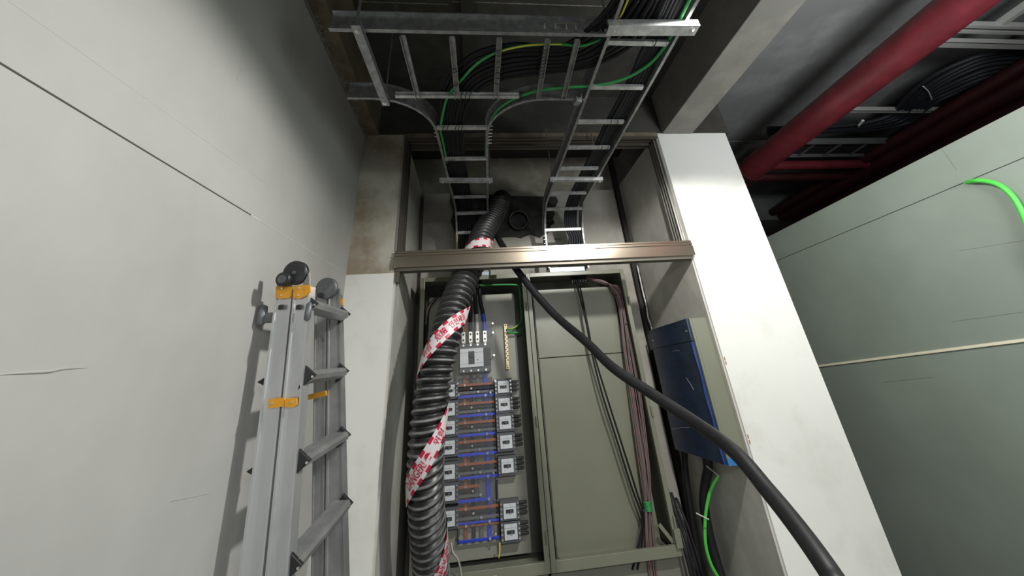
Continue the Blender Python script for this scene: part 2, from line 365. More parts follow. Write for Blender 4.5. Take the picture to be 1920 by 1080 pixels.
# joint between frames of two cabinets is the 3 mm gap between them. Cable collars on top:
m = MB(); m.box((-0.135, 2.40, 2.1425), (0.105, 2.40 + 0.006, 2.166)); m.box((-0.135, 2.40, 2.1425), (-0.129, 2.55, 2.166)); m.box((0.099, 2.40, 2.1425), (0.105, 2.55, 2.166)); m.box((-0.135, 2.544, 2.1425), (0.105, 2.55, 2.166))
tag(m.build('cable_collar', 'collar_blue', bevel=0.001), 'pale blue-grey metal collar on the cabinet of breakers, where the hose passes', 'cable collar')
m = MB(); X0, X1 = 0.500, 0.748; m.box((X0, 2.40, 2.1425), (X1, 2.406, 2.172)); m.box((X0, 2.40, 2.1425), (X0 + .006, 2.55, 2.172)); m.box((X1 - .006, 2.40, 2.1425), (X1, 2.55, 2.172)); m.box((X0, 2.544, 2.1425), (X1, 2.55, 2.172))
tag(m.build('cable_collar', 'collar_blue', bevel=0.001), 'bright metal collar on top of the cabinet with the plain cover plate', 'cable collar')

# ------------------------------------------------------------------ BREAKERS
def make_breaker(side):
    """origin = centre of the mounting face; body 0.105 wide (X) x 0.085 high, outer terminals on side*x"""
    b = thing('circuit_breaker', '', 'circuit breaker', (0, 0, 0))
    m = MB(); m.box((-0.052, -0.052, -0.0455), (0.052, 0, 0.0455))
    for z in (-0.0145, 0.0145): m.box((-0.056, -0.030, z - 0.001), (0.056, 0, z + 0.001))
    m.build('body', 'breaker_grey', b, bevel=0.002)
    m = MB(); m.box((-0.034, -0.060, -0.032), (0.034, -0.052, 0.032)); m.build('face_plate', 'breaker_white', b, bevel=0.0015)
    m = MB(); m.box((-0.021, -0.0625, -0.0075), (0.019, -0.060, 0.0075)); m.mat(1).box((-0.002, -0.070, -0.005), (0.010, -0.0625, 0.005))
    m.build('toggle', ['breaker_dark', 'breaker_grey'], b)
    m = MB()
    m.box((-0.033, -0.0606, 0.0155), (0.033, -0.060, 0.0163)); m.box((0.004, -0.0606, 0.012), (0.0048, -0.060, 0.03)); m.box((-0.016, -0.0606, -0.028), (-0.0152, -0.060, -0.010))
    m.build('marking', 'breaker_grey', b)
    for s in (-1, 1):
        for k in range(4):
            z = -0.030 + 0.020 * k
            m = MB(); m.cyl((s * 0.045, -0.056, z), (s * 0.045, -0.051, z), 0.0048, 8); m.build('terminal_screw', 'screw', b)
    for k in range(3):
        z = 0.022 - 0.022 * k
        m = MB(); m.obox((side * 0.074, -0.028, z + 0.004), (0.022, 0, 0), (0, 0.009, 0), (0, 0, 0.0058)); m.build('cable_boot', 'breaker_dark', b, bevel=0.002)
    return b
protoL = make_breaker(-1); protoR = make_breaker(1); usedL = usedR = False
YP = 2.560; YF = YP - 0.060
ordn = ['topmost', 'second from the top', 'third from the top', 'fourth from the top', 'fifth from the top', 'sixth from the top', 'lowest']
left_y = [733, 768, 802.5, 839.5, 885.5, 925.5, 973.5]
right_y = [725, 758, 792.5, 829, 874, 959.5, 999]
rows = []
for i, y in enumerate(left_y):
    p = atY(840, y, YF); o = protoL if i == 0 else copy_tree(protoL)
    o.location = (-0.1625, YP, p.z); rows.append(p.z)
    o['label'] = 'small white-faced breaker, %s in the column beside the hose' % ordn[i]; o['group'] = 'small breakers beside the hose'
for i, y in enumerate(right_y):
    p = atY(947, y, YF); o = protoR if i == 0 else copy_tree(protoR)
    o.location = (0.1605, YP, p.z)
    o['label'] = 'small white-faced breaker, %s in the column under the earth bar' % ordn[i]; o['group'] = 'small breakers under the earth bar'
# main breaker
zc = atY(885, 671, YF).z
mb_ = thing('main_breaker', 'large main breaker with white face and black toggle above the small breakers', 'circuit breaker', (-0.002, YP, zc))
m = MB(); m.box((-0.10, YP - 0.075, zc - 0.082), (0.092, YP, zc + 0.082)); m.build('body', 'breaker_grey', mb_, bevel=0.003)
m = MB(); m.box((-0.097, YP - 0.085, zc - 0.053), (0.046, YP - 0.075, zc + 0.053)); m.build('face_plate', 'breaker_white', mb_, bevel=0.002)
m = MB(); m.box((-0.044, YP - 0.088, zc - 0.036), (-0.008, YP - 0.085, zc + 0.036)); m.mat(1).box((-0.038, YP - 0.098, zc + 0.002), (-0.014, YP - 0.088, zc + 0.018)); m.build('toggle', ['breaker_dark', 'black_plastic'], mb_)
m = MB(); m.cyl((0.012, YP - 0.0865, zc - 0.014), (0.012, YP - 0.085, zc - 0.014), 0.003, 10); m.box((-0.096, YP - 0.0855, zc + 0.028), (0.045, YP - 0.085, zc + 0.0292)); m.box((-0.096, YP - 0.0855, zc - 0.033), (0.045, YP - 0.085, zc - 0.0318)); m.build('marking', 'breaker_dark', mb_)
m = MB(); m.box((0.050, YP - 0.077, zc - 0.05), (0.090, YP - 0.075, zc + 0.05)); m.build('side_block', 'breaker_dark', mb_)
PH = [-0.075, -0.030, 0.013, 0.060]
for k, x in enumerate(PH):
    m = MB(); m.box((x - 0.012, YP - 0.060, zc + 0.088), (x + 0.012, YP - 0.036, zc + 0.155)); m.box((x - 0.010, YP - 0.05, zc + 0.06), (x + 0.010, YP - 0.044, zc + 0.092))
    lg = m.build('cable_lug', 'lug_silver', mb_, bevel=0.002)
    m = MB()
    for z in (0.105, 0.138): m.cyl((x, YP - 0.063, zc + z), (x, YP - 0.060, zc + z), 0.0065, 10)
    m.build('screw', 'breaker_dark', lg)
    m = MB(); m.cyl((x, YP - 0.079, zc + 0.072), (x, YP - 0.074, zc + 0.072), 0.006, 10); m.build('terminal_screw', 'screw', mb_)
    m = MB(); m.cyl((x, YP - 0.079, zc - 0.072), (x, YP - 0.074, zc - 0.072), 0.006, 10); m.build('terminal_screw', 'screw', mb_)
# incoming cables with coloured sleeves
SL = ['sleeve_red', 'black_cable', 'sleeve_white', 'bus_blue']; SN = ['dull red', 'black', 'white', 'blue']
for k, x in enumerate(PH):
    c = thing('supply_cable', 'black supply cable with a %s sleeve entering the main breaker from above' % SN[k], 'cable', (x, YP - 0.048, zc + 0.15), 'supply cables of the main breaker')
    xt = -0.06 + 0.032 * k
    pts = cr([(x, YP - 0.048, zc + 0.150), (x, YP - 0.048, zc + 0.20), (x * 0.9, YP - 0.05, zc + 0.26), (xt, YP - 0.06, zc + 0.36), (xt, 2.49, 2.12)], 6)
    m = MB().tube(pts[12:], 0.0125, 12); m.build('cable', 'black_cable', c)
    m = MB().tube(pts[:14], 0.0118, 12); m.build('sleeve', SL[k], c)
# busbars
bb = thing('busbar_assembly', 'ladder of brown, black, grey and blue busbars between the two breaker columns', 'busbars', (-0.008, YP, 0.76))
BX = [-0.072, -0.032, 0.009, 0.052]; BM = ['bus_brown', 'bus_black', 'bus_grey', 'bus_blue']
for k, x in enumerate(BX):
    zt = zc - 0.085; zb = [0.775, 0.775, 0.775, 0.775][k]
    m = MB(); m.box((x - 0.010, YP - 0.014, zb), (x + 0.010, YP - 0.009, zt)); v_ = m.build('riser_bar', BM[k], bb, bevel=0.001); tag(v_, 'vertical %s busbar' % BM[k][4:])
MB().box((-0.108, YP - 0.006, 0.84), (0.098, YP - 0.001, 1.545)).build('backing_sheet', 'breaker_grey', bb)
lz = [atY(895, y, YF).z for y in (731, 767, 803.5, 840, 883, 926, 968.5, 1001)]
for r, z0 in enumerate(lz):
    for k in range(4):
        if r == 7 and k in (1, 2): continue
        z = z0 + (0.030 - 0.0205 * k)
        xa, xb = -0.112, 0.104
        if r == 5: xb = 0.06 if k == 3 else (0.0, -0.02, 0.02)[k]
        m = MB(); m.box((xa, YP - 0.034, z - 0.0065), (xb, YP - 0.030, z + 0.0065)); br = m.build('branch_bar', BM[k], bb, bevel=0.0008)
        tag(br, '%s branch bar' % BM[k][4:])
        m = MB(); m.cyl((BX[k], YP - 0.030, z), (BX[k], YP - 0.009, z), 0.006, 8); m.cyl((BX[k], YP - 0.040, z), (BX[k], YP - 0.034, z), 0.0068, 6)
        m.build('bolt', 'screw', br)
for k, x in enumerate(BX):
    m = MB(); m.cyl((x, YP - 0.022, 0.785), (x, YP - 0.014, 0.785), 0.006, 8); m.build('bolt', 'screw', bb)
m = MB()
for z in lz:
    for x in (-0.110, 0.100):
        m.box((x - 0.004, YP - 0.030, z - 0.040), (x + 0.004, YP, z + 0.040))
m.build('insulator_rail', 'breaker_dark', bb)
# small dark phase barriers between bars
for r, z0 in enumerate(lz[:7]):
    m = MB()
    for k in range(6): m.box((-0.09 + k * 0.034, YP - 0.040, z0 - 0.0415), (-0.078 + k * 0.034, YP - 0.009, z0 - 0.0385))
    m.build('barrier', 'bus_grey', bb)
# acrylic guards on studs
m = MB(); m.box((-0.115, 2.452, 1.50), (0.118, 2.455, 1.86)); g1 = m.build('acrylic_guard', 'acrylic')
m = MB(); m.box((-0.112, 2.492, 0.80), (0.088, 2.495, 1.475)); g2 = m.build('acrylic_guard', 'acrylic')
tag(g1, 'clear acrylic guard standing in front of the main breaker terminals', 'guard'); tag(g2, 'clear acrylic guard standing in front of the stacked busbars', 'guard')
for g, ps in ((g1, [(-0.108, 1.52), (0.110, 1.52), (0.110, 1.66), (0.110, 1.79), (0.110, 1.845)]), (g2, [(-0.105, 1.46), (0.081, 1.46), (0.081, 1.07), (-0.105, 1.07), (0.081, 0.815), (-0.105, 0.815)])):
    for x, z in ps:
        y0 = 2.450 if g is g1 else 2.490
        m = MB(); m.cyl((x, y0 - 0.004, z), (x, YP, z), 0.0035, 8); m.cyl((x, y0 - 0.006, z), (x, y0, z), 0.006, 8); m.build('standoff', 'screw', g)
# earth bar
eb = thing('earth_bar', 'narrow cream earth bar with rows of screw holes beside the main breaker', 'terminal bar', (0.197, YP, 1.60))
m = MB(); m.box((0.188, YP - 0.022, 1.60), (0.206, YP - 0.014, 1.835)); m.mat(1)
for k in range(15):
    z = 1.632 + k * 0.0125
    for s in (-1, 1):
        if (k + (s > 0)) % 2: m.cyl((0.197 + s * 0.0045, YP - 0.0228, z), (0.197 + s * 0.0045, YP - 0.021, z), 0.0042, 8)
m.build('bar', ['brass_cream', 'breaker_dark'], eb)
for z in (1.592, 1.843):
    m = MB(); m.box((0.187, YP - 0.024, z - 0.012), (0.207, YP, z + 0.006)); m.mat(1).cyl((0.197, YP - 0.026, z - .003), (0.197, YP - 0.023, z - .003), 0.004, 8); m.build('foot', ['brass_cream', 'breaker_dark'], eb)
def cable(name, pts, r, m_, label, cat='cable', group=None, n=10, sub=6):
    return tag(MB().tube(cr(pts, sub), r, n).build(name, m_), label, cat, group)
cable('earth_wire', [(0.203, 2.528, 1.815), (0.225, 2.520, 1.812), (0.25, 2.52, 1.818), (0.285, 2.52, 1.84), (0.305, 2.53, 1.88), (0.308, 2.53, 2.0), (0.302, 2.50, 2.06), (0.28, 2.47, 2.085), (0.14, 2.46, 2.09), (0.06, 2.46, 2.09), (0.03, 2.47, 2.10)], 0.0055, 'green_cable', 'green and yellow earth wire looping from the earth bar over the breakers', 'wire')
cable('earth_wire', [(0.203, 2.528, 1.818), (0.225, 2.5145, 1.815), (0.25, 2.5145, 1.821), (0.275, 2.515, 1.835)], 0.0026, 'yellow', 'short yellow stripe wire at the earth bar', 'wire')
cable('earth_wire', [(0.203, 2.528, 1.797), (0.23, 2.52, 1.790), (0.27, 2.52, 1.790), (0.305, 2.54, 1.80)], 0.0065, 'green_cable', 'dark green earth wire at the second hole of the earth bar', 'wire')
cable('control_cable', [(-0.02, 2.46, 2.10), (-0.14, 2.45, 2.085), (-0.20, 2.44, 2.06), (-0.262, 2.44, 2.00), (-0.295, 2.45, 1.94), (-0.305, 2.47, 1.80), (-0.30, 2.50, 1.3)], 0.010, 'black_cable', 'black control cable curling behind the hose at the cabinet top', 'cable')
for k in range(5):
    cable('control_wire', [(-0.245 - 0.004 * k, 2.428, 2.020 - 0.004 * k), (-0.27 - .004 * k, 2.425, 1.985 - 0.004 * k), (-0.292 - .002 * k, 2.43, 1.94), (-0.305, 2.44, 1.86 + .01 * k)], 0.0026, 'wire_pink', 'thin pinkish control wire in the upper corner of the breaker cabinet', 'wire', 'control wires in the cabinet corner', 6)
cable('sleeve_tail', [(0.10, 2.50, 0.775), (0.098, 2.49, 0.745), (0.092, 2.49, 0.72)], 0.004, 'yellow', 'short yellow cable tail hanging below the lowest breaker', 'cable', None, 8)
# grey offcut of trunking at the bottom of the cabinet of breakers
m = MB(); m.box((-0.115, 2.384, 0.600), (0.075, 2.3975, 0.668)); m.box((-0.062, 2.376, 0.60), (-0.002, 2.384, 0.672)); m.box((0.055, 2.380, 0.64), (0.075, 2.39, 0.690))
tag(m.build('bracket_plate', 'galvanised_bright', bevel=0.001), 'pale metal bracket plate at the foot of the breaker cabinet', 'bracket')

cable('nylon_strap', [atY(846, 1018, 2.375), atY(849, 1035, 2.36), atY(857, 1046, 2.355), atY(862, 1060, 2.355), atY(866, 1085, 2.355)], 0.005, 'strut_white', 'pale strap end curling at the hose beside the metal bracket plate', 'strap')
# ------------------------------------------------------------------ WIRES IN THE CABINET WITH THE COVER PLATE
def atYp(l, Y): return [atY(x, y, Y) for x, y in l]
cen = [((1100, 522), 2.49), ((1135, 530), 2.475), ((1154, 541), 2.46), ((1164, 562), 2.455), ((1170, 600), 2.455), ((1178, 660), 2.455), ((1190, 740), 2.455), ((1203, 830), 2.455), ((1212, 900), 2.455), ((1215, 945), 2.455), ((1218, 1000), 2.45), ((1222, 1060), 2.45), ((1228, 1100), 2.45)]
spread = [5, 8, 10, 9, 9, 12, 15, 15, 12, 8, 12, 14, 15]
NW = 13
for k in range(NW):
    t_ = (k / (NW - 1) - 0.5) * 2; ph = random.uniform(0, 6)
    pts = []
    for j, ((x, y), Y) in enumerate(cen):
        sp = spread[j] * 0.72
        perp = (0.25, 1) if j < 2 else ((0.8, -0.6) if j == 2 else (1, 0))
        off = t_ * sp + math.sin(ph + j * 1.3) * 1.2
        pts.append(atY(x + perp[0] * off, y + perp[1] * off * (0.6 if j < 2 else 1), Y - 0.010 * math.cos(t_ * 1.5) + 0.006 * math.sin(ph)))
    mm = 'wire_pink' if k % 2 == 0 else 'wire_grey'
    cable('control_wire', pts, 0.0028, mm, 'thin %s wire in the long bundle down the cabinet with the plain cover' % ('pinkish' if mm == 'wire_pink' else 'dark grey'), 'wire',
          'pinkish wires beside the plain cover' if mm == 'wire_pink' else 'dark wires beside the plain cover', 6)
for k in range(2):
    dx = k * 7 - 2
    pts = [atY(1078 + k * 3, 518, 2.47), atY(1085 + k * 4, 545, 2.44), atY(1100 + k * 2, 610, 2.42), atY(1108 + k * 3, 655, 2.42), atY(1130 + dx, 735, 2.42), atY(1160 + dx, 830, 2.425), atY(1185 + dx, 910, 2.43), atY(1203 + k * 4, 968, 2.44), atY(1200 + k * 5, 1010, 2.44), atY(1186 + k * 9, 1068, 2.445)]
    cable('power_lead', pts, 0.0055, 'black_cable', 'black lead hanging in a slack curve across the plain cover plate', 'cable', 'black leads across the cover plate', 8)
for k in range(3):
    pts = [atY(1207 + k * 3, 955, 2.46), atY(1198 + k * 4, 1010, 2.46), atY(1188 + k * 6, 1070, 2.46)]
    cable('grey_lead', pts, 0.007, 'wire_grey', 'thick grey lead leaving the foot of the wire bundle', 'cable', 'grey leads at the bundle foot', 8)
p = atY(1216, 950, 2.435); m = MB()
for i in range(7): m.tube([p + V((0.017 * math.cos(a), 0.017 * math.sin(a) + 0.01, -0.018 + 0.006 * i)) for a in [2 * math.pi * j / 12 for j in range(13)]], 0.0034, 6)
tag(m.build('wire_wrap', 'green_cable'), 'green tape wrapped round the long pinkish wire bundle', 'tape')
for (x, y) in ((1160, 553), (1178, 607)):
    p = atY(x, y, 2.452); m = MB(); m.obox(p, (0.024, 0, 0.002), (0, 0.016, 0), (0, 0, 0.002)); m.build('x', 'black_plastic')
    o = COL.objects[-1]; o.name = 'cable_tie'; tag(o, 'black tie round the wire bundle %s' % ('at the bend near the cabinet top' if y < 580 else 'just below its top bend'), 'cable tie')

# ------------------------------------------------------------------ CABLE TRAYS
ZT = 2.59
# tray dropping into the cabinet with the plain cover
RAD = 0.20; YV = 2.45
def drop_profile(y_start, y_v, z_end, rad=RAD, n=8):
    pr_ = [(y_start, ZT)]
    yc = y_v - rad
    for i in range(n + 1):
        a = math.pi / 2 * i / n
        pr_.append((yc + rad * math.sin(a), ZT - rad + rad * math.cos(a)))
    pr_.append((y_v, z_end)); return pr_
rt = thing('cable_tray', 'ladder cable tray with long straight run bending down to the plain-cover cabinet', 'cable tray', (0.62, 1.4, ZT))
prof = drop_profile(-0.6, YV, 2.176)
def xr(i, base, low, n): return base
for X0_, X1_, sg in ((0.505, 0.520, 1), (0.742, 0.782, -1)):
    path = []; ups = []
    for i, (y, z) in enumerate(prof):
        fz = max(0, min(1, (ZT - z) / 0.3)); Xc = X0_ if y < 2.0 else X0_ + (X1_ - X0_) * min(1, (y - 2.0) / 0.4)
        path.append(V((Xc, y, z)))
    for i in range(len(path)):
        t_ = (path[min(i+1, len(path)-1)] - path[max(i-1, 0)]).normalized(); n_ = V((0, 1, 0)) * (-t_.z) + V((0, 0, 1)) * t_.y
        ups.append(V((0, 0, 0)) + n_)
    m = MB(); m.strip(path, ups, 0.085, 0.0025, 0.012, 0.0035, inward=-sg if True else 1); m.build('side_rail', 'galvanised', rt)
def rung(mbp, a, b, side, mat_='galvanised'):
    m = MB(); d = (V(b) - V(a)).normalized(); sd = V(side); up = d.cross(sd).normalized()
    m.beam(a, b, side, 0.020, 0.003)
    for s in (-1, 1): m.beam(V(a) + sd * s * 0.009 + up * 0.006, V(b) + sd * s * 0.009 + up * 0.006, side, 0.0025, 0.012)
    return m.build('rung', mat_, mbp)
def yz_on(prof, s):
    L = 0
    for (a, b) in zip(prof[:-1], prof[1:]):
        l = math.hypot(b[0] - a[0], b[1] - a[1])
        if L + l >= s: f_ = (s - L) / l; return (a[0] + (b[0] - a[0]) * f_, a[1] + (b[1] - a[1]) * f_, (b[0] - a[0]) / l, (b[1] - a[1]) / l)
        L += l
    return (*prof[-1], 0, -1)
for (x, y, vert) in ((1195, 338 / 4.155, 0), (1160, 165, 0), (1128, 230, 0), (1103, 278, 0), (1084, 317, 0), (1064, 357, 1), (1058, 389, 3), (1058, 430, 2)):
    if vert == 0: p = atZ(x, y, ZT + 0.004); a, b = (0.508, p.y, p.z), (0.742, p.y, p.z); sd = (0, 1, 0)
    elif vert == 1: a, b = (0.512, 2.14, ZT + 0.002), (0.756, 2.14, ZT + 0.002); sd = (0, 1, 0)
    elif vert == 3: a, b = (0.520, 2.338, 2.572), (0.775, 2.338, 2.572); sd = (0, 0.88, -0.46)
    else: p = atY(x, y, YV + 0.002); a, b = (0.522, p.y, p.z), (0.780, p.y, p.z); sd = (0, 0, -1)
    rung(rt, a, b, sd, 'galvanised_bright')
for yy in (0.55, 0.25, -0.05): rung(rt, (0.508, yy, ZT + .004), (0.742, yy, ZT + .004), (0, 1, 0), 'galvanised_bright')
# left tray: cross run with T-bend, dropping into the cabinet of breakers
lt = thing('cable_tray', 'ladder cable tray with curved T branch over the opening, dropping to the breaker cabinet', 'cable tray', (-0.02, 1.4, ZT))
# near rail of the cross run (web 85 mm high)
a, b = atZ(619, 62, ZT), V((0.500, 0.90, ZT)); a.y = b.y + 0.004
MB().strip([a, b], (0, 0, 1), 0.092, 0.0025, 0.014, 0.005, inward=1).build('side_rail', 'galvanised', lt)
fa = atZ(740, 178, ZT); fb = atZ(1043, 184, ZT)
MB().strip([V((fa.x, 1.225, ZT)), V((0.21, 1.225, ZT))], (0, 0, 1), 0.022, 0.012, 0.016, 0.004, inward=1).build('cross_rail', 'galvanised_bright', lt)
elL = [V((-0.50, 1.235, ZT)), V((-0.42, 1.235, ZT))] + [V((-0.165 - 0.24 + 0.24 * math.sin(a_), 1.235 + 0.24 - 0.24 * math.cos(a_), ZT)) for a_ in [math.pi / 2 * i / 8 for i in range(9)]]
elR = [V((0.50, 1.235, ZT)), V((0.36, 1.235, ZT))] + [V((0.085 + 0.24 - 0.24 * math.sin(a_), 1.235 + 0.24 - 0.24 * math.cos(a_), ZT)) for a_ in [math.pi / 2 * i / 8 for i in range(9)]]
for el, Xh, Xv, inn in ((elL, -0.155, -0.118, 1), (elR, 0.085, 0.112, -1)):
    pr2 = drop_profile(1.475, YV, 2.17)
    path = list(el); ups = [V((0, 0, 1))] * len(el)
    pts2 = []
    for (y, z) in pr2[1:]:
        pts2.append(V((Xh + (Xv - Xh) * min(1, max(0, (y - 1.475) / 0.9)), y, z)))
    allp = path + pts2
    for i in range(len(el), len(allp)):
        t_ = (allp[min(i+1, len(allp)-1)] - allp[max(i-1, 0)]).normalized(); ups.append(V((0, -t_.z, t_.y)))
    MB().strip(allp, ups, 0.085, 0.0025, 0.012, 0.0035, inward=inn).build('side_rail', 'galvanised', lt)
for (x1_, y1_, x2_, y2_) in ((756, 70, 783, 175), (848, 72, 857, 173), (936, 73, 930, 173), (1026, 75, 1010, 177), (1081, 77, 1057, 177)):
    a = atZ(x1_, y1_, ZT + 0.006); b = atZ(x2_, y2_, ZT + 0.006); a.y = 0.915; b.y = 1.228
    rung(lt, a, b, (1, 0, 0))
for (y, vert) in ((241, 0), (299, 0), (361, 1), (394, 3), (436, 2)):
    if vert == 0: p = atZ(870, y, ZT + 0.004); f_ = (p.y - 1.475) / 0.9; a, b = (-0.155 + 0.037 * f_, p.y, p.z), (0.085 + 0.03 * f_, p.y, p.z); sd = (0, 1, 0)
    elif vert == 1: a, b = (-0.13, 2.16, ZT + 0.002), (0.108, 2.16, ZT + 0.002); sd = (0, 1, 0)
    elif vert == 3: a, b = (-0.12, 2.350, 2.565), (0.112, 2.350, 2.565); sd = (0, 0.86, -0.5)
    else: p = atY(870, y, YV + 0.002); a, b = (-0.116, p.y, p.z), (0.110, p.y, p.z); sd = (0, 0, -1)
    rung(lt, a, b, sd, 'galvanised_bright')
# splice bolts
def bolts(parent, pts, d):
    for p in pts:
        p = V(p); d_ = V(d); m = MB(); m.cyl(p, p + d_ * 0.018, 0.0028, 8); m.cyl(p, p + d_ * 0.006, 0.0058, 6); m.build('bolt', 'screw', parent)
bolts(lt, [(0.088, 1.44 + i * 0.028, ZT + 0.02) for i in range(6)], (1, 0, 0))
bolts(lt, [(-0.158, 1.46 + i * 0.03, ZT + 0.02) for i in range(3)], (-1, 0, 0))
bolts(lt, [(-0.120, YV - 0.05, 2.30 - i * 0.03) for i in range(4)], (-1, 0, 0))
bolts(rt, [(0.505, YV - 0.05, 2.40 - i * 0.028) for i in range(6)], (-1, 0, 0))
bolts(lt, [(x, 0.894, ZT + 0.030) for x in (0.27, 0.31, 0.35, 0.385, 0.45, 0.475)], (0, -0.4, 1))
bolts(rt, [(0.503, 0.62 + 0.09 * i, ZT + 0.05) for i in range(3)], (-1, 0, 0))
# hanger straps and rods
def strap(a, b, w_, h_, label, m_, side=(0, 1, 0), bolt_=True, flange=0.0):
    a, b = V(a), V(b); s = thing('hanger_strut', label, 'strut', (a + b) / 2)
    m = MB(); m.beam(a, b, side, w_, 0.004); t_ = (b - a).normalized(); sd = V(side); sd = (sd - t_ * sd.dot(t_)).normalized(); n_ = t_.cross(sd)
    if n_.z < 0: n_ = -n_
    for sg in (-1, 1): m.beam(a + sd * sg * (w_ / 2 - .002) + n_ * h_ / 2, b + sd * sg * (w_ / 2 - .002) + n_ * h_ / 2, side, 0.004, h_)
    m.build('channel', m_, s)
    if bolt_:
        for p in (a + t_ * 0.02, b - t_ * 0.02):
            m = MB(); m.cyl(p - n_ * 0.012, p + n_ * 0.02, 0.004, 8); m.cyl(p - n_ * 0.008, p - n_ * 0.002, 0.009, 6); m.build('bolt', 'screw', s)
    return s
def mid(x, y, Z): return atZ(x, y, Z)
strap(mid(666, 47, 2.565), mid(724, 198, 2.565), 0.030, 0.025, 'flat grey strut under the cross run of tray, next to the dark wall beam', 'galvanised', (1, 0, 0))
strap(mid(1139, 57, 2.565), mid(1307, 57, 2.565), 0.042, 0.030, 'bright galvanised strut under the straight tray, nearest to the lamp', 'galvanised_bright', (0, 1, 0))
strap(mid(824, 341, 2.57), mid(924, 341, 2.57), 0.022, 0.022, 'thin strut under the tray that drops to the breaker cabinet', 'galvanised_bright', (0, 1, 0))
strap(mid(1031, 339, 2.57), mid(1130, 339, 2.57), 0.022, 0.022, 'thin strut under the tray that drops to the plain-cover cabinet', 'galvanised_bright', (0, 1, 0))
def rod(p, q, label, r=0.004): return tag(MB().tube([p, q], r, 8).build('threaded_rod', 'galvanised'), label, 'rod')
a = mid(668, 47, 2.58); rod(a, (a.x - 0.0, a.y, 3.30), 'threaded rod rising from the near end of the grey strut by the wall beam', 0.005)
a = mid(722, 192, 2.58); rod(a, (a.x, a.y, 3.30), 'threaded rod rising from the far end of the grey strut by the wall beam', 0.0035)
a = mid(1143, 52, 2.58); rod(a, (a.x, a.y, 3.30), 'threaded rod at the tray side end of the bright galvanised strut', 0.0045)
a = mid(1298, 58, 2.58); rod(a, (a.x, a.y, 3.30), 'threaded rod at the pier side end of the bright galvanised strut', 0.0045)
for (x, y, l) in ((828, 341, 'outer end of the thin strut over the breaker cabinet'), (920, 341, 'hose side end of the thin strut over the breaker cabinet'), (1036, 339, 'hose side end of the thin strut over the plain-cover cabinet'), (1126, 339, 'outer end of the thin strut over the plain-cover cabinet')):
    a = mid(x, y, 2.58); rod(a, (a.x, a.y, 2.97 if a.y < 2.15 else 3.3), 'threaded rod at the ' + l, 0.0035)
# hook under the straight tray rail
m = MB(); p = atZ(1082, 190, 2.56); m.obox(p, (0.012, 0.004, 0), (-0.005, 0.014, 0), (0, 0, 0.012)); m.tube(cr([p + V((0.01, 0, 0.01)), p + V((0.02, -0.005, 0.02)), p + V((0.022, -0.005, 0.04))], 5), 0.004, 8)
tag(m.build('beam_clamp', 'galvanised'), 'small grey clamp hooked on the near side rail of the straight tray', 'clamp')
# pale cord along the near rail
pts = [atZ(x, y, 2.655) for x, y in ((1027, 55), (1033, 53), (1042, 46), (1056, 43), (1072, 44), (1084, 47), (1095, 56), (1103, 55), (1120, 44), (1136, 36))]
cable('cord', pts, 0.0045, 'mortar', 'pale frayed cord lying along the rail of the cross tray', 'cord')
pts = [atZ(1179, -4, 2.60), atZ(1172, 12, 2.60), atZ(1166, 26, 2.60), atZ(1158, 38, 2.61)]
cable('earth_wire', pts, 0.0035, 'yellow', 'thin yellow wire on the straight tray near the bright strut', 'wire')

# ------------------------------------------------------------------ CABLES ON THE TRAYS
def bundle(name, L, Rr, n, r, m_, label, group, sag=0.004):
    """L, Rr: edge polylines as points"""
    for k in range(n):
        f_ = (k + 0.5) / n; ph = random.uniform(0, 6)
        pts = [a * (1 - f_) + b * f_ for a, b in zip(L, Rr)]
        pts = [p + V((0, 0, sag * math.sin(ph + i * 0.9))) for i, p in enumerate(pts)]
        cable(name, pts, r, m_, label, 'power cable', group, 10, 5)
ZC = ZT + 0.031
hz = lambda x, y: atZ(x, y, ZC)
vy = lambda x, y: atY(x, y, YV + 0.024)
Lp = [V((0.515, -0.5, ZC)), V((0.52, 0.30, ZC)), V((0.49, 0.72, ZC)), hz(1060, 78), hz(965, 78), hz(900, 92), hz(856, 122), hz(830, 165), hz(823, 205), hz(826, 241), hz(836, 299), hz(843, 335), V((-0.108, 2.24, ZC)), V((-0.105, 2.385, ZC - 0.035)), V((-0.103, 2.455, 2.50)), vy(856, 445), vy(856, 470), vy(858, 505), V((-0.10, YV + 0.02, 2.08))]
Rp = [V((0.635, -0.5, ZC)), V((0.64, 0.50, ZC)), V((0.66, 0.90, ZC)), hz(1120, 124), hz(1000, 142), hz(945, 150), hz(915, 159), hz(888, 182), hz(874, 212), hz(870, 241), hz(872, 299), hz(878, 335), V((-0.005, 2.24, ZC)), V((0.012, 2.385, ZC - 0.035)), V((0.028, 2.455, 2.50)), vy(898, 445), vy(902, 470), vy(904, 505), V((0.05, YV + 0.02, 2.08))]
bundle('power_cable', Lp, Rp, 8, 0.0092, 'black_cable', 'black power cable sweeping round the T branch and down to the breaker cabinet', 'power cables on the T branch tray')
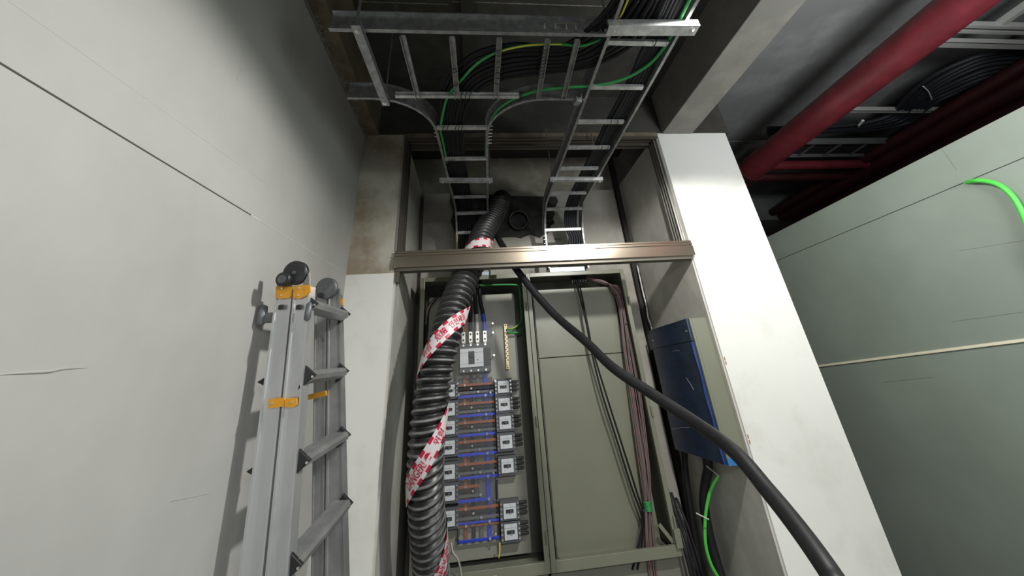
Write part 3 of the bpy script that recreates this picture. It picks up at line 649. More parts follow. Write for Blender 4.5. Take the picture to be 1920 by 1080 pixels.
# second layer on the right tray -> right cabinet
Lr = [V((0.640, -0.5, ZC)), V((0.645, 0.4, ZC)), hz(1204, 87), hz(1184, 135), hz(1157, 190), hz(1130, 240), hz(1112, 280), hz(1099, 303), V((0.660, 2.10, ZC)), V((0.662, 2.25, ZC)), V((0.662, 2.39, ZC - 0.035)), V((0.662, 2.46, 2.50)), vy(1066, 445), vy(1065, 465), vy(1067, 500), V((0.655, YV + 0.02, 2.08))]
Rr_ = [V((0.735, -0.5, ZC)), V((0.735, 0.4, ZC)), hz(1240, 87), hz(1222, 135), hz(1192, 190), hz(1162, 240), hz(1140, 280), hz(1126, 303), V((0.745, 2.10, ZC)), V((0.750, 2.25, ZC)), V((0.755, 2.39, ZC - 0.035)), V((0.760, 2.46, 2.50)), vy(1092, 445), vy(1094, 465), vy(1099, 500), V((0.765, YV + 0.02, 2.08))]
bundle('power_cable', Lr, Rr_, 6, 0.0088, 'grey_black_cable', 'dark power cable following the straight tray down to the plain-cover cabinet', 'power cables on the straight tray')
# a further layer on the near straight run
for k in range(7):
    x = 0.525 + k * 0.019
    cable('power_cable', [(x, -0.5, ZC + 0.022), (x, 0.2, ZC + 0.022), (x, 0.55, ZC + 0.02), (x + 0.012, 0.78, ZC + 0.02), (x + 0.03, 0.93, ZC + 0.012)][:4] + [(x + 0.02, 0.9, ZC + 0.02)], 0.009, 'grey_black_cable',
          'dark power cable of the upper layer on the near straight tray, above the bright strut', 'power cable', 'upper layer of cables above the bright strut', 10, 4)
gl = [V((0.50, 0.935, ZC + .02)), hz(1090, 80), hz(1050, 77), hz(1000, 78), hz(960, 84), hz(930, 93), hz(895, 113), hz(868, 141), hz(842, 172), hz(832, 200), hz(826, 238), hz(829, 255), hz(838, 300)]
gl = [p + V((0, 0, -0.016)) for p in gl]
cable('earth_cable', gl, 0.0055, 'green_cable', 'green and yellow earth cable on the black bundle rounding the T branch', 'earth cable')
cable('earth_cable', [p + V((0.001, -0.003, -0.004)) for p in gl[2:6]], 0.003, 'yellow', 'yellow stripe of the earth cable along the rail of the cross tray', 'earth cable')
g2l = [V((0.728, -0.2, ZT + 0.012)), V((0.728, 0.5, ZT + 0.012)), atZ(1268, 50, ZT + 0.012), atZ(1246, 88, ZT + 0.012), atZ(1215, 122, ZT + 0.012), atZ(1170, 148, ZT + 0.012), atZ(1118, 160, ZT + 0.012), atZ(1060, 164, ZT + 0.014), atZ(1010, 170, ZT + 0.02), atZ(965, 185, ZT + 0.02), atZ(935, 205, ZT + 0.02), atZ(918, 232, ZT + 0.02), atZ(912, 262, ZT + 0.02), atZ(911, 300, ZT + 0.02)]
cable('earth_cable', g2l, 0.0065, 'green_cable', 'green earth cable crossing in a wide curve from the straight tray to the T branch', 'earth cable')
cable('earth_wire', [atY(856, 420, YV - 0.01), atY(857, 450, YV - 0.01), atY(858, 485, YV - 0.01)], 0.003, 'yellow', 'thin yellow-green wire down the outer rail above the bronze transom', 'wire')
# ties
tie_g = 'black cable ties on the tray rungs'
def tie(p, ax, w_, label):
    m = MB(); ax = V(ax).normalized(); q = []
    o = V((0, 0, 1)); s = ax.cross(o).normalized()
    for i in range(9):
        a = 2 * math.pi * i / 8; q.append(V(p) + s * math.cos(a) * w_ + o * math.sin(a) * 0.012 + ax * 0.004 * math.sin(a))
    tag(m.tube(q, 0.0018, 5).build('cable_tie', 'black_plastic'), label, 'cable tie', tie_g)
for (x, y) in ((849, 128), (850, 133), (852, 157)): tie(atZ(x, y, ZT + .004), (0, 1, 0), 0.013, 'black tie on the cross tray rung with the green cable crossing it low down')
for i in range(7): tie(atZ(934, 92 + i * 10.5, ZT + .004), (0, 1, 0), 0.013, 'black tie on the middle rung of the cross tray')
for i in range(9): tie(atZ(1020 - i * 1.0, 92 + i * 6.5, ZT + .004), (0, 1, 0), 0.013, 'black tie in the close row on the rung second from the straight tray')
for x in (866, 874, 882, 977): tie(atZ(x, 179, ZT + .006), (1, 0, 0), 0.012, 'black tie on the cross bar at the mouth of the T branch')
for x in (832, 840, 855, 861, 867): tie(atZ(x, 241, ZT + .004), (1, 0, 0), 0.013, 'black tie on the first rung of the T branch')
for x in (843, 848, 853): tie(atZ(x, 300, ZT + .004), (1, 0, 0), 0.013, 'black tie on the second rung of the T branch')
for (x, y) in ((1145, 230), (1157, 230), (1172, 230), (1128, 278), (1139, 278)): tie(atZ(x, y, ZT + .004), (1, 0, 0), 0.013, 'black tie on a rung of the straight tray past the bright strut')
for x in (1228, 1253): tie(atZ(x, 81, ZT + .004), (1, 0, 0), 0.013, 'black tie on the rung beside the bright strut')

# ------------------------------------------------------------------ HOLE IN THE BACK WALL, FOAM, PIPE STUB
m = MB(); out = []
for (x, y) in ((846, 362), (900, 366), (955, 369), (1042, 370), (1046, 378), (1042, 388), (1036, 394), (1040, 402), (1036, 410), (1039, 418), (1033, 424), (1026, 440), (1018, 441), (1012, 446), (1003, 443), (995, 440), (985, 443), (977, 447), (968, 445), (950, 445), (935, 446), (900, 448), (870, 446), (852, 436), (846, 415), (850, 398), (844, 380)):
    p = atY(x, y, 2.699); out.append(p)
m.prism(out, (0, -0.018, 0)); tag(m.build('sealing_foam', 'foam_black', bevel=0.004), 'ragged black sealing foam smeared round the wall opening behind the hose', 'foam')
p = atY(973, 412, 2.62)
ps = thing('pipe_stub', 'open black pipe stub poking from the foam on the back wall', 'pipe', (p.x, 2.68, p.z))
ring = []; 
m = MB(); n = 28; d = V((-0.10, -1, -0.12)).normalized(); s = d.cross(V((0, 0, 1))).normalized(); u_ = s.cross(d); vs_ = []; 
for (rr, off) in ((0.074, 0.07), (0.074, 0.0), (0.067, 0.0), (0.067, 0.065)):
    vs_ += [V(p) - d * off * 1.0 + (s * math.cos(2 * math.pi * k / n) + u_ * math.sin(2 * math.pi * k / n)) * rr for k in range(n)]
fs_ = []
for j in range(3):
    for k in range(n): fs_.append((j * n + k, j * n + (k + 1) % n, (j + 1) * n + (k + 1) % n, (j + 1) * n + k))
fs_.append(tuple(3 * n + k for k in range(n))); m.add(vs_, fs_, False); m.build('sleeve', 'black_rubber', ps)
m = MB(); m.tube([V(p) + (s * math.cos(a) + u_ * math.sin(a)) * 0.0705 for a in [2 * math.pi * k / 32 for k in range(33)]], 0.0032, 6); m.build('rim', 'hose_pale', ps)

# ------------------------------------------------------------------ RIBBED HOSE
HR = 0.070
hc = [atY(941, 374, 2.655)] + [atq(*a) for a in ((938, 382, 2.86), (925, 405, 2.72), (905, 440, 2.44), (888, 490, 2.225), (872, 520, 2.12), (853, 570, 1.95), (832, 640, 1.78), (813, 720, 1.68), (802, 800, 1.61), (798, 880, 1.58), (800, 960, 1.58), (808, 1060, 1.62), (815, 1120, 1.66))]
hc += [V((-0.19, 2.28, 0.50)), V((-0.17, 2.25, 0.25)), V((-0.10, 2.10, 0.085)), V((0.05, 1.9, 0.085))]
hp = cr(hc, 12)
S = [0.0]
for i in range(1, len(hp)): S.append(S[-1] + (hp[i] - hp[i-1]).length)
LT = S[-1]
def axis_at(s):
    s = max(0, min(LT - 1e-5, s)); lo, hi = 0, len(S) - 1
    while hi - lo > 1:
        mi = (lo + hi) // 2
        if S[mi] <= s: lo = mi
        else: hi = mi
    f_ = (s - S[lo]) / (S[hi] - S[lo]); return hp[lo].lerp(hp[hi], f_)
def frame_at(s):
    p = axis_at(s); t_ = (axis_at(s + 0.02) - axis_at(s - 0.02)).normalized()
    c = V(CAM) - p; c = (c - t_ * c.dot(t_)).normalized(); b = c.cross(t_)   # c: front, b: to the right when t points down
    return p, t_, c, b
PITCH = 0.0375; NS = 10; NA = 40
def hose_mesh():
    m = MB(); vs = []; nst = int(LT / (PITCH / NS)) + 2 * NS; mats_ = []; fs = []
    for i in range(nst + 1):
        wv = (0.5 + 0.5 * math.cos(2 * math.pi * i / NS)) ** 0.65; r = HR - 0.0085 + 0.018 * wv
        for k in range(NA):                                     # rows follow the two-start helix
            s = max(0.0, min(LT, i * PITCH / NS - 2 * PITCH * k / NA)); p, t_, c, b = frame_at(s); a = 2 * math.pi * k / NA
            vs.append(p + (c * math.cos(a) + b * math.sin(a)) * r)
    for i in range(nst):
        for k in range(NA):
            a = i * NA + k
            if k < NA - 1: b0_, b1_ = a + 1, a + 1 + NA
            elif i >= 2 * NS: b0_, b1_ = (i - 2 * NS) * NA, (i - 2 * NS + 1) * NA
            else: continue
            fs.append((a, a + NA, b1_, b0_)); x_ = (i + 0.5) / NS % 1.0; mats_.append(1 if 0.80 < x_ < 0.99 else 0)  # upper side of each rib paler: settled dust plus crest highlights in the colour
    m.add(vs, fs, True); m.m = mats_; return m
o = hose_mesh().build('corrugated_hose', ['hose_plastic', 'hose_pale']); tag(o, 'thick black ribbed hose coming from the back wall down in front of the breakers', 'hose')

# ------------------------------------------------------------------ DANGER TAPE wound round the hose
def s_of_y(y):
    best = None
    for i in range(0, 900):
        s = LT * i / 900; q = RC @ (np.array(axis_at(s)) - CAM)
        if q[2] <= 0: continue
        yy = PY + F * q[1] / q[2]
        if best is None or abs(yy - y) < best[0]: best = (abs(yy - y), s)
        if best[0] < 1.5 and abs(yy - y) > 30: break
    return best[1]
knots = [(-60, s_of_y(432)), (0, s_of_y(455)), (180, s_of_y(489)), (360, s_of_y(577)), (540, s_of_y(700)), (720, s_of_y(762)), (900, s_of_y(925)), (1080, s_of_y(1000)), (1260, s_of_y(1120)), (1440, s_of_y(1120) + 0.2)]
def s_phi(phi):
    for (a, sa), (b, sb) in zip(knots[:-1], knots[1:]):
        if phi <= b:
            i = knots.index((a, sa)); f_ = (phi - a) / (b - a)
            return sa + (sb - sa) * f_
    return knots[-1][1]
TR = HR + 0.0125
def surf(phi):
    s = s_phi(phi); p, t_, c, b = frame_at(s); th = math.radians(90 - phi); d = c * math.cos(th) + b * math.sin(th)
    return p + d * TR, d, p, t_, s
TW = 0.066
def tape_pt(phi, v, lift=0.0):
    P, d, ax, t_, s = surf(phi); P2 = surf(phi + 3)[0]; P1 = surf(phi - 3)[0]
    T = (P2 - P1).normalized(); W = T.cross(d).normalized()
    if W.dot(t_) > 0: W = -W                                   # v>0 is towards the upper end of the hose
    q = P + W * v * TW
    s2 = s + (q - P).dot(t_); ax2 = axis_at(s2); t2 = (axis_at(s2 + 0.01) - axis_at(s2 - 0.01)).normalized()
    dd = q - ax2; dd = dd - t2 * dd.dot(t2); dd.normalize()
    return ax2 + dd * (TR + lift)
phis = [-60 + i * 4 for i in range(int(1440 / 4))]
U = [0.0]
cpts = [surf(p)[0] for p in phis]
for i in range(1, len(phis)): U.append(U[-1] + (cpts[i] - cpts[i-1]).length)
def phi_of_u(u):
    u = max(0, min(U[-1] - 1e-6, u)); lo, hi = 0, len(U) - 1
    while hi - lo > 1:
        mi = (lo + hi) // 2
        if U[mi] <= u: lo = mi
        else: hi = mi
    return phis[lo] + (phis[hi] - phis[lo]) * (u - U[lo]) / (U[hi] - U[lo])
def u_of_phi(phi):
    i = min(len(phis) - 2, max(0, int((phi + 60) / 4))); f_ = (phi - phis[i]) / 4; return U[i] + (U[i+1] - U[i]) * f_
tp = thing('danger_tape', 'red and white danger tape wound in a spiral round the ribbed hose', 'tape', tuple(axis_at(s_of_y(800))))
m = MB(); CK = 0.0285; nU = int(U[-1] / (CK / 3)); VV = [-0.5, -0.40, -0.30, -0.15, 0, 0.15, 0.30, 0.40, 0.5]
vs_ = []
for i in range(nU + 1):
    ph = phi_of_u(i * CK / 3)
    for v in VV: vs_.append(tape_pt(ph, v))
b0 = len(VV); red = []
for i in range(nU):
    for j in range(len(VV) - 1):
        edge = j in (0, 1, 6, 7); blk = (i // 3) % 2; r_ = edge and (blk == (0 if j < 2 else 1))
        m.mat(1 if r_ else 0); m.add([], [])
        m.f.append([i*b0+j, i*b0+j+1, (i+1)*b0+j+1, (i+1)*b0+j]); m.m.append(1 if r_ else 0); m.sm.append(True)
m.v = [V(v) for v in vs_]
band = m.build('band', ['tape_white', 'tape_red'], tp, recalc=False)
def tape_text(txt, phi_start, size, name='lettering', vofs=0.0, stretch=1.0):
    cu = bpy.data.curves.new('txt', 'FONT'); cu.body = txt; cu.size = size; cu.align_y = 'CENTER'; cu.resolution_u = 3; cu.offset = size * 0.012
    ob = bpy.data.objects.new('txt', cu); COL.objects.link(ob); dg = bpy.context.evaluated_depsgraph_get()
    me = bpy.data.meshes.new_from_object(ob.evaluated_get(dg)); bpy.data.objects.remove(ob)
    bm = bmesh.new(); bm.from_mesh(me)
    bmesh.ops.triangulate(bm, faces=bm.faces)
    for _ in range(2):
        long = [e for e in bm.edges if e.calc_length() > 0.012]
        if long: bmesh.ops.subdivide_edges(bm, edges=long, cuts=1); bmesh.ops.triangulate(bm, faces=bm.faces)
    u0 = u_of_phi(phi_start); po = tp.location
    for v in bm.verts:
        u = u0 - v.co.x * stretch; q = tape_pt(phi_of_u(u), (v.co.y / TW) + vofs, 0.0016); v.co = q - po
    bm.to_mesh(me); bm.free(); me.materials.clear(); me.materials.append(MT['tape_red'])
    o = bpy.data.objects.new(name, me); COL.objects.link(o); o.parent = tp; return o
def helmet(phi_c):
    """little red helmet-and-face mark"""
    m = MB(); uc = u_of_phi(phi_c); po = tp.location
    def P(x, y): return tape_pt(phi_of_u(uc - x), y / TW, 0.0016)
    def poly(l):
        m.add([P(x, y) for x, y in l], [tuple(range(len(l)))])
    for i in range(8):
        a, b = math.pi * i / 8, math.pi * (i + 1) / 8
        poly([(0, 0.003), (0.013 * math.cos(a), 0.003 + 0.013 * math.sin(a)), (0.013 * math.cos(b), 0.003 + 0.013 * math.sin(b))])
    poly([(-0.017, 0.001), (0.017, 0.001), (0.017, 0.004), (-0.017, 0.004)])
    poly([(-0.006, -0.013), (0.008, -0.013), (0.005, -0.008), (-0.004, -0.008)])
    m.build('helmet_mark', 'tape_red', tp, recalc=False)
for base in (360, 720, 1080, 0):
    pass
tape_text('\uc704\ud5d8', 512, 0.034); tape_text('\u5371\u96aa', 476, 0.034); tape_text('\uc548\uc804\uc81c\uc77c', 444, 0.032)
tape_text('DANGER!', 868, 0.044, stretch=0.72); helmet(803); tape_text('\uc704\ud5d8', 784, 0.034)
tape_text('DANGER!', 1155, 0.044, stretch=0.72); tape_text('!', 1215, 0.048); tape_text('\u5371\u96aa', 40, 0.03)

# ------------------------------------------------------------------ THICK BLACK CABLE crossing in front
pts = [(0.17, 2.665, 2.60)] + [atq(*a) for a in ((934, 446, 2.52), (948, 470, 2.36), (966, 502, 2.20), (1030, 580, 1.98), (1100, 642, 1.74), (1150, 690, 1.57), (1225, 740, 1.40), (1300, 790, 1.24), (1375, 845, 1.06), (1440, 920, 0.92), (1500, 995, 0.80), (1560, 1080, 0.70), (1600, 1150, 0.65))]
pts += [V((0.66, 0.78, 0.9)), V((0.68, 0.75, 0.4)), V((0.70, 0.9, 0.03)), V((0.8, 1.2, 0.03))]
m = MB().tube(cr(pts, 8), 0.0205, 18); tag(m.build('thick_cable', 'black_rubber'), 'thick black cable sagging diagonally in front of the plain-cover cabinet and the blue-filmed box', 'cable')

# ------------------------------------------------------------------ WALL BOX with blue film
x0, x1, y0, y1, z0, z1 = 1.170, 1.2715, 2.030, 2.540, 1.085, 1.752
bx = thing('control_box', 'beige control box with blue protective film, fixed to the right-hand reveal', 'control box', ((x0 + x1) / 2, (y0 + y1) / 2, z0))
MB().box((x0, y0, z0), (x1, y1, z1)).build('housing', 'steel_enamel', bx, bevel=0.003)
m = MB(); m.box((x0 - 0.012, y0 + 0.012, z1 - 0.115), (x0 - 0.0005, y1, z1 + 0.001)); m.build('upper_door', 'blue_film', bx, bevel=0.002)
m = MB(); m.box((x0 - 0.012, y0 + 0.012, z0), (x0 - 0.0005, y1, z1 - 0.119)); m.build('lower_door', 'blue_film', bx, bevel=0.002)
m = MB(); pts = [V((x0 - 0.013, y0 + 0.014 + 0.004 * math.sin(i * 1.1), z1 - 0.12 - i * 0.0364)) for i in range(16)]
m.tube(pts, [0.0035 + 0.002 * random.random() for _ in pts], 6); m.build('film_edge', 'blue_edge', bx)
m = MB(); m.box((x0 - 0.002, y0 - 0.0015, z0 - 0.002), (x1 - 0.004, y0 + 0.002, z0 + 0.028)); m.build('tape_strip', 'blue_tape', bx)
m = MB(); m.cyl((x0 - 0.016, y0 + 0.04, z1 - 0.062), (x0 - 0.012, y0 + 0.04, z1 - 0.062), 0.005, 8); m.cyl((x0 - 0.016, y1 - 0.03, z1 - 0.066), (x0 - 0.012, y1 - 0.03, z1 - 0.066), 0.004, 8); m.build('screw', 'screw', bx)
m = MB(); m.box((x0 + 0.012, y0 - 0.001, z0 + 0.03), (x0 + 0.0135, y0 + 0.001, z1)); m.build('door_joint', 'enamel_inner', bx)
# scratches of torn film
m = MB()
for (ya, za, yb, zb) in ((2.50, 1.19, 2.30, 1.215), (2.52, 1.185, 2.50, 1.19), (2.20, 1.60, 2.28, 1.602), (2.15, 1.40, 2.20, 1.46)):
    m.tube(cr([(x0 - 0.0125, ya, za), (x0 - 0.0128, (ya + yb) / 2, (za + zb) / 2 + 0.004), (x0 - 0.0125, yb, zb)], 5), 0.0009, 5)
m.build('film_crease', 'collar_blue', bx)
# cables below the box
cable('feed_cable', [(1.215, 2.30, 1.084), (1.215, 2.32, 1.02), (1.20, 2.36, 0.95), (1.185, 2.40, 0.85), (1.185, 2.42, 0.70), (1.20, 2.42, 0.50), (1.21, 2.42, 0.25), (1.21, 2.42, 0.0)], 0.024, 'black_rubber', 'thick black feed cable hanging under the blue-filmed box', 'cable')
cable('feed_cable', [(1.195, 2.50, 1.084), (1.19, 2.53, 1.0), (1.18, 2.56, 0.80), (1.17, 2.58, 0.45), (1.17, 2.58, 0.0)], 0.018, 'black_rubber', 'broad black cable in the shade between the cabinet and the feed cable', 'cable')
gp = [atY(1346, 893, 2.30), atY(1334, 915, 2.31), atY(1326, 945, 2.33), atY(1322, 980, 2.34), atY(1323, 1020, 2.34), atY(1332, 1055, 2.34), atY(1348, 1085, 2.34), V((1.22, 2.36, 0.45)), V((1.22, 2.36, 0.0))]
cable('earth_cable', gp, 0.008, 'green_bright', 'green earth cable curving down under the blue-filmed box', 'earth cable')
for (x, y, dx, dy) in ((1336, 883, 12, 10), (1317, 968, 12, 6)):
    a = atY(x - dx, y - dy, 2.29); b = atY(x + dx, y + dy, 2.29)
    tag(MB().tube([a, (a + b) / 2 + V((0, -0.004, 0)), b], 0.003, 6).build('cable_tie', 'tie_white'), 'white tie round the cables under the blue-filmed box, %s one' % ('upper' if y < 900 else 'lower'), 'cable tie')
for k in range(4):
    cable('grey_lead', [(1.09 + 0.02 * k, 2.66, 0.92 - .03 * k), (1.095 + 0.02 * k, 2.64, 0.8), (1.10 + 0.02 * k, 2.56, 0.6), (1.11 + 0.02 * k, 2.5, 0.0)], 0.008, 'grey_black_cable', 'dark grey lead standing in the shade beside the plain-cover cabinet', 'cable', 'dark leads beside the cabinet', 8)

# rust specks on the edge of the right-hand pier
m = MB()
for (x, y) in ((1362, 672), (1365, 680), (1408, 818), (1413, 828)):
    p = atY(x, y, 2.0); m.obox((XR + 0.006, 1.9995, p.z), (0.003, 0, 0.001), (0, 0.0008, 0), (0, 0, 0.008))
struct('trim_8', m, 'rust')

# ------------------------------------------------------------------ LADDER leaning by the left wall
ld_ = thing('folding_ladder', 'folded aluminium multi-position ladder standing against the pale wall', 'ladder', (-0.35, 1.1, 0))
def lin(a, b, z): f_ = (z - a.z) / (b.z - a.z); return a + (b - a) * f_
def rail(aL, bL, aR, bR, ztop, depth, name='stile', mt='aluminium'):
    """channel rail whose face runs between left edge line (aL-bL) and right edge line (aR-bR)"""
    m = MB(); zb = 0.0
    tl, tr_ = lin(aL, bL, ztop), lin(aR, bR, ztop); bl, br_ = lin(aL, bL, zb), lin(aR, bR, zb)
    tr_.z = tl.z; br_.z = bl.z
    sx = (tr_ - tl); wd = sx.length; sx.normalize(); down = (bl - tl).normalized(); dn = V((0, 1, 0)); dn = (dn - down * dn.dot(down)); dn = (dn - sx * dn.dot(sx)).normalized()
    def at(f_, d_, top): base = (tl + (tr_ - tl) * f_) if top else (bl + (br_ - bl) * f_); return base + dn * d_
    # profile (fraction across, depth): lips proud, web recessed
    prof_ = [(0.0, 0.0), (0.10, 0.0), (0.14, 0.004), (0.86, 0.004), (0.90, 0.0), (1.0, 0.0), (1.0, depth), (0.93, depth), (0.93, 0.010), (0.07, 0.010), (0.07, depth), (0.0, depth)]
    n = len(prof_); vs = [at(f_, d_, True) for f_, d_ in prof_] + [at(f_, d_, False) for f_, d_ in prof_]
    fs = [(i, (i + 1) % n, (i + 1) % n + n, i + n) for i in range(n)] + [tuple(range(n)), tuple(reversed(range(n, 2 * n)))]
    m.add(vs, fs); o = m.build(name, mt, ld_); 
    MB().obox((bl + br_) / 2 + dn * depth / 2 + V((0, 0, 0.012)), sx * (wd / 2 + 0.003), dn * (depth / 2 + 0.003), V((0, 0, 0.012))).build('foot', 'black_plastic', o)
    return dn, sx
qn, qb = 1.15, 0.93
A = lambda x, y, q: atq(x, y, q)
nl1, nl2 = A(515.5, 560, qn), A(448, 1071, qb)
nm1, nm2 = A(546, 560, qn - 0.001), A(492, 1076, qb)
nn1, nn2 = A(549, 560, qn - 0.002), A(497, 1076, qb)
nr1, nr2 = A(579, 560, qn - 0.003), A(539, 1080, qb)
ztop = A(548, 538, qn).z
dn1, sx1 = rail(nl1, nl2, nm1, nm2, ztop, 0.030); rail(nn1, nn2, nr1, nr2, ztop, 0.036)
qf, qg = 1.47, 1.20
fl1, fl2 = A(590, 552, qf), A(583, 1068, qg); fm1, fm2 = A(612, 552, qf), A(606, 1068, qg)
fn1, fn2 = A(615, 552, qf), A(609, 1068, qg); fr1, fr2 = A(637, 552, qf), A(648, 1068, qg)
ztf = A(615, 553, qf).z
rail(fl1, fl2, fm1, fm2, ztf, 0.028, mt='aluminium_dull'); dn2, sx2 = rail(fn1, fn2, fr1, fr2, ztf, 0.030, mt='aluminium_dull')
# rungs of the outer section (D shaped treads) with black end brackets
def ladder_rung(P, Q, first=False, mt='aluminium_dull'):
    m = MB(); t_ = (Q - P).normalized(); sx = V((1, 0.1, 0)); sx = (sx - t_ * sx.dot(t_)).normalized(); up = sx.cross(t_).normalized()
    if up.z < 0: up = -up
    prof_ = [(-0.052, 0.016), (-0.002, 0.015), (0.005, 0.005), (0.002, -0.008), (-0.020, -0.020), (-0.050, -0.016)]
    n = len(prof_); vs = [P + sx * a + up * b for a, b in prof_] + [Q + sx * a + up * b for a, b in prof_]
    m.add(vs, [(i, (i + 1) % n, (i + 1) % n + n, i + n) for i in range(n)] + [tuple(range(n)), tuple(reversed(range(n, 2 * n)))])
    for k in range(3):
        m.beam(P + sx * (-0.040 + 0.015 * k) + up * 0.0162, Q + sx * (-0.040 + 0.015 * k) + up * 0.0162, sx, 0.003, 0.002)
    r_ = m.build('rung', mt, ld_)
    for c, sg in ((P, -1), (Q, 1)):
        m = MB(); tri = [c + sx * 0.011 + up * 0.004, c + sx * -0.026 + up * 0.034, c + sx * -0.032 + up * 0.020, c + sx * -0.034 + up * -0.034]
        m.prism([p - t_ * 0.006 for p in tri], t_ * 0.012); m.build('end_bracket', 'black_plastic', r_, bevel=0.002)
        m = MB(); m.cyl(c - t_ * 0.009 + sx * 0.002, c + t_ * 0.009 + sx * 0.002, 0.0035, 8); m.build('rivet', 'screw', r_)
    return r_
def qN(y): f_ = (y - 560) / 515; return 1 / ((1 - f_) / qn + f_ / qb)
def qFr(y): f_ = (y - 552) / 516; return 1 / ((1 - f_) / qf + f_ / qg)
for (a, b) in (((590, 572), (652, 591)), ((586, 706), (649, 698)), ((576, 866), (652, 818)), ((560, 1062), (656, 946)), ((540, 1270), (662, 1110))):
    ladder_rung(A(a[0], a[1], qN(a[1]) + 0.012), A(b[0], b[1], qFr(b[1]) + 0.0))
# the hidden section's rungs show only their bracket ends on the wall side
for (x, y) in ((488, 716), (468, 884)):
    p = A(x, y, qN(y) + 0.02); m = MB(); m.prism([p + V((-0.010, 0, 0)), p + V((0.045, -0.004, 0.032)), p + V((0.045, -0.004, -0.028))], V((0, 0.03, 0))); m.build('end_bracket', 'black_plastic', ld_, bevel=0.002)
# lock knobs
p = A(492, 590, qN(590) + 0.01); m = MB(); m.tube([p + V((0, 0, 0.03)), p + V((-0.002, 0, 0.025)), p, p + V((0.001, 0, -0.025)), p + V((0.002, 0, -0.032))], [0.004, 0.012, 0.014, 0.013, 0.005], 14); m.box((p.x, p.y - 0.006, p.z - 0.024), (p.x + 0.045, p.y + 0.012, p.z + 0.004)); m.build('lock_knob', 'hinge_grey', ld_)
p = A(578, 584, qN(584) - 0.01); m = MB(); m.tube([p + V((0, 0, 0.028)), p + V((0, 0, 0.022)), p, p + V((0, 0, -0.022)), p + V((0, 0, -0.028))], [0.003, 0.0085, 0.0095, 0.009, 0.004], 14); m.build('lock_knob', 'hinge_grey', ld_)
# slots near the top of the stiles
for (x, y) in ((527, 576), (560, 576)):
    p = A(x, y, qN(y) - 0.006); m = MB(); m.obox(p, sx1 * 0.0085, dn1 * 0.0025, V((0, 0, 0.0075))); m.build('slot', 'black_plastic', ld_, bevel=0.003)
# orange labels and clips
def patch(name, pl, q_of, m_, depth=0.004, parent=None):
    return MB().prism([A(x, y, q_of(y) - 0.006) for x, y in pl], dn1 * depth).build(name, m_, parent or ld_)
def rivets(par, l, q_of):
    for x, y in l:
        p = A(x, y, q_of(y) - 0.007); m = MB(); m.cyl(p - dn1 * 0.003, p + dn1 * 0.002, 0.0032, 8); m.build('rivet', 'screw', par)
a_ = patch('orange_sticker', [(517, 537), (547, 537), (546, 554), (541, 559), (524, 560), (516, 558)], qN, 'orange_label'); rivets(a_, [(529, 541), (528, 554)], qN)
a_ = patch('orange_sticker', [(550, 536), (581, 534), (582, 548), (577, 550), (572, 556), (561, 560), (549, 560)], qN, 'orange_label'); rivets(a_, [(561, 540), (560, 554)], qN)
a_ = patch('orange_clip', [(503, 749), (533, 745), (532, 762), (503, 766)], qN, 'orange_label'); rivets(a_, [(510, 756)], qN)
a_ = patch('orange_clip', [(534, 750), (540, 747), (556, 746), (557, 759), (552, 763), (534, 765)], qN, 'orange_label'); rivets(a_, [(548, 754)], qN)
MB().prism([A(x, y, 1.28) for x, y in ((574, 741), (610, 733), (611, 742), (574, 751))], dn2 * 0.01).build('orange_clip', 'orange_label', ld_)
MB().prism([A(x, y, qf - .004) for x, y in ((638, 560), (641, 560), (641, 572), (638, 572))], dn2 * 0.01).build('orange_sticker', 'orange_label', ld_)
# hinges at the top
def disc(p, r, th, n_, m_, name, hub=None):
    m = MB(); n_ = V(n_).normalized(); m.tube([V(p) - n_ * th * .5, V(p) - n_ * th * 0.45, V(p) + n_ * th * 0.45, V(p) + n_ * th * .5], [r * 0.86, r, r, r * 0.86], 32)
    o = m.build(name, m_, ld_)
    if hub: m = MB(); m.cyl(V(p) - n_ * (th * 0.5 + 0.003), V(p) + n_ * (th * 0.5 + 0.003), hub, 12); m.build('hinge_pin', 'hinge_grey', o)
    return o
disc(A(555, 512, qn + 0.02), 0.037, 0.020, dn1, 'hinge_dark', 'hinge', 0.006)
disc(A(533, 524, qn - 0.005), 0.021, 0.022, dn1, 'hinge_dark', 'hinge_lock', 0.013)
disc(A(613, 541, qf - 0.01), 0.041, 0.018, dn2, 'hinge_grey', 'hinge', 0.004)
m = MB(); p = A(602, 554, qf - 0.03); m.cyl(p - dn2 * 0.01, p + dn2 * 0.012, 0.010, 12); m.cyl(p - dn2 * 0.014, p - dn2 * 0.008, 0.006, 10); m.build('hinge_lock', 'hinge_dark', ld_)
# hinge plates set into the stiles
for (pl, q_) in (([(568, 531), (579, 510), (580, 545), (566, 545)], qn + 0.01), ([(519, 528), (530, 522), (545, 532), (545, 545), (518, 545)], qn + 0.012), ([(590, 548), (596, 545), (612, 549), (612, 560), (590, 560)], qf), ([(615, 556), (626, 550), (636, 540), (637, 560), (615, 560)], qf)):
    MB().prism([A(x, y, q_) for x, y in pl], dn1 * 0.012).build('hinge_plate', 'aluminium_dull', ld_, bevel=0.0015)
# cable strap hanging behind
MB().strip([A(596, 626, 1.34), A(600, 632, 1.34), A(603, 642, 1.34)], (0, 1, 0), 0.006, 0.012).build('strap', 'aluminium_dark', ld_)

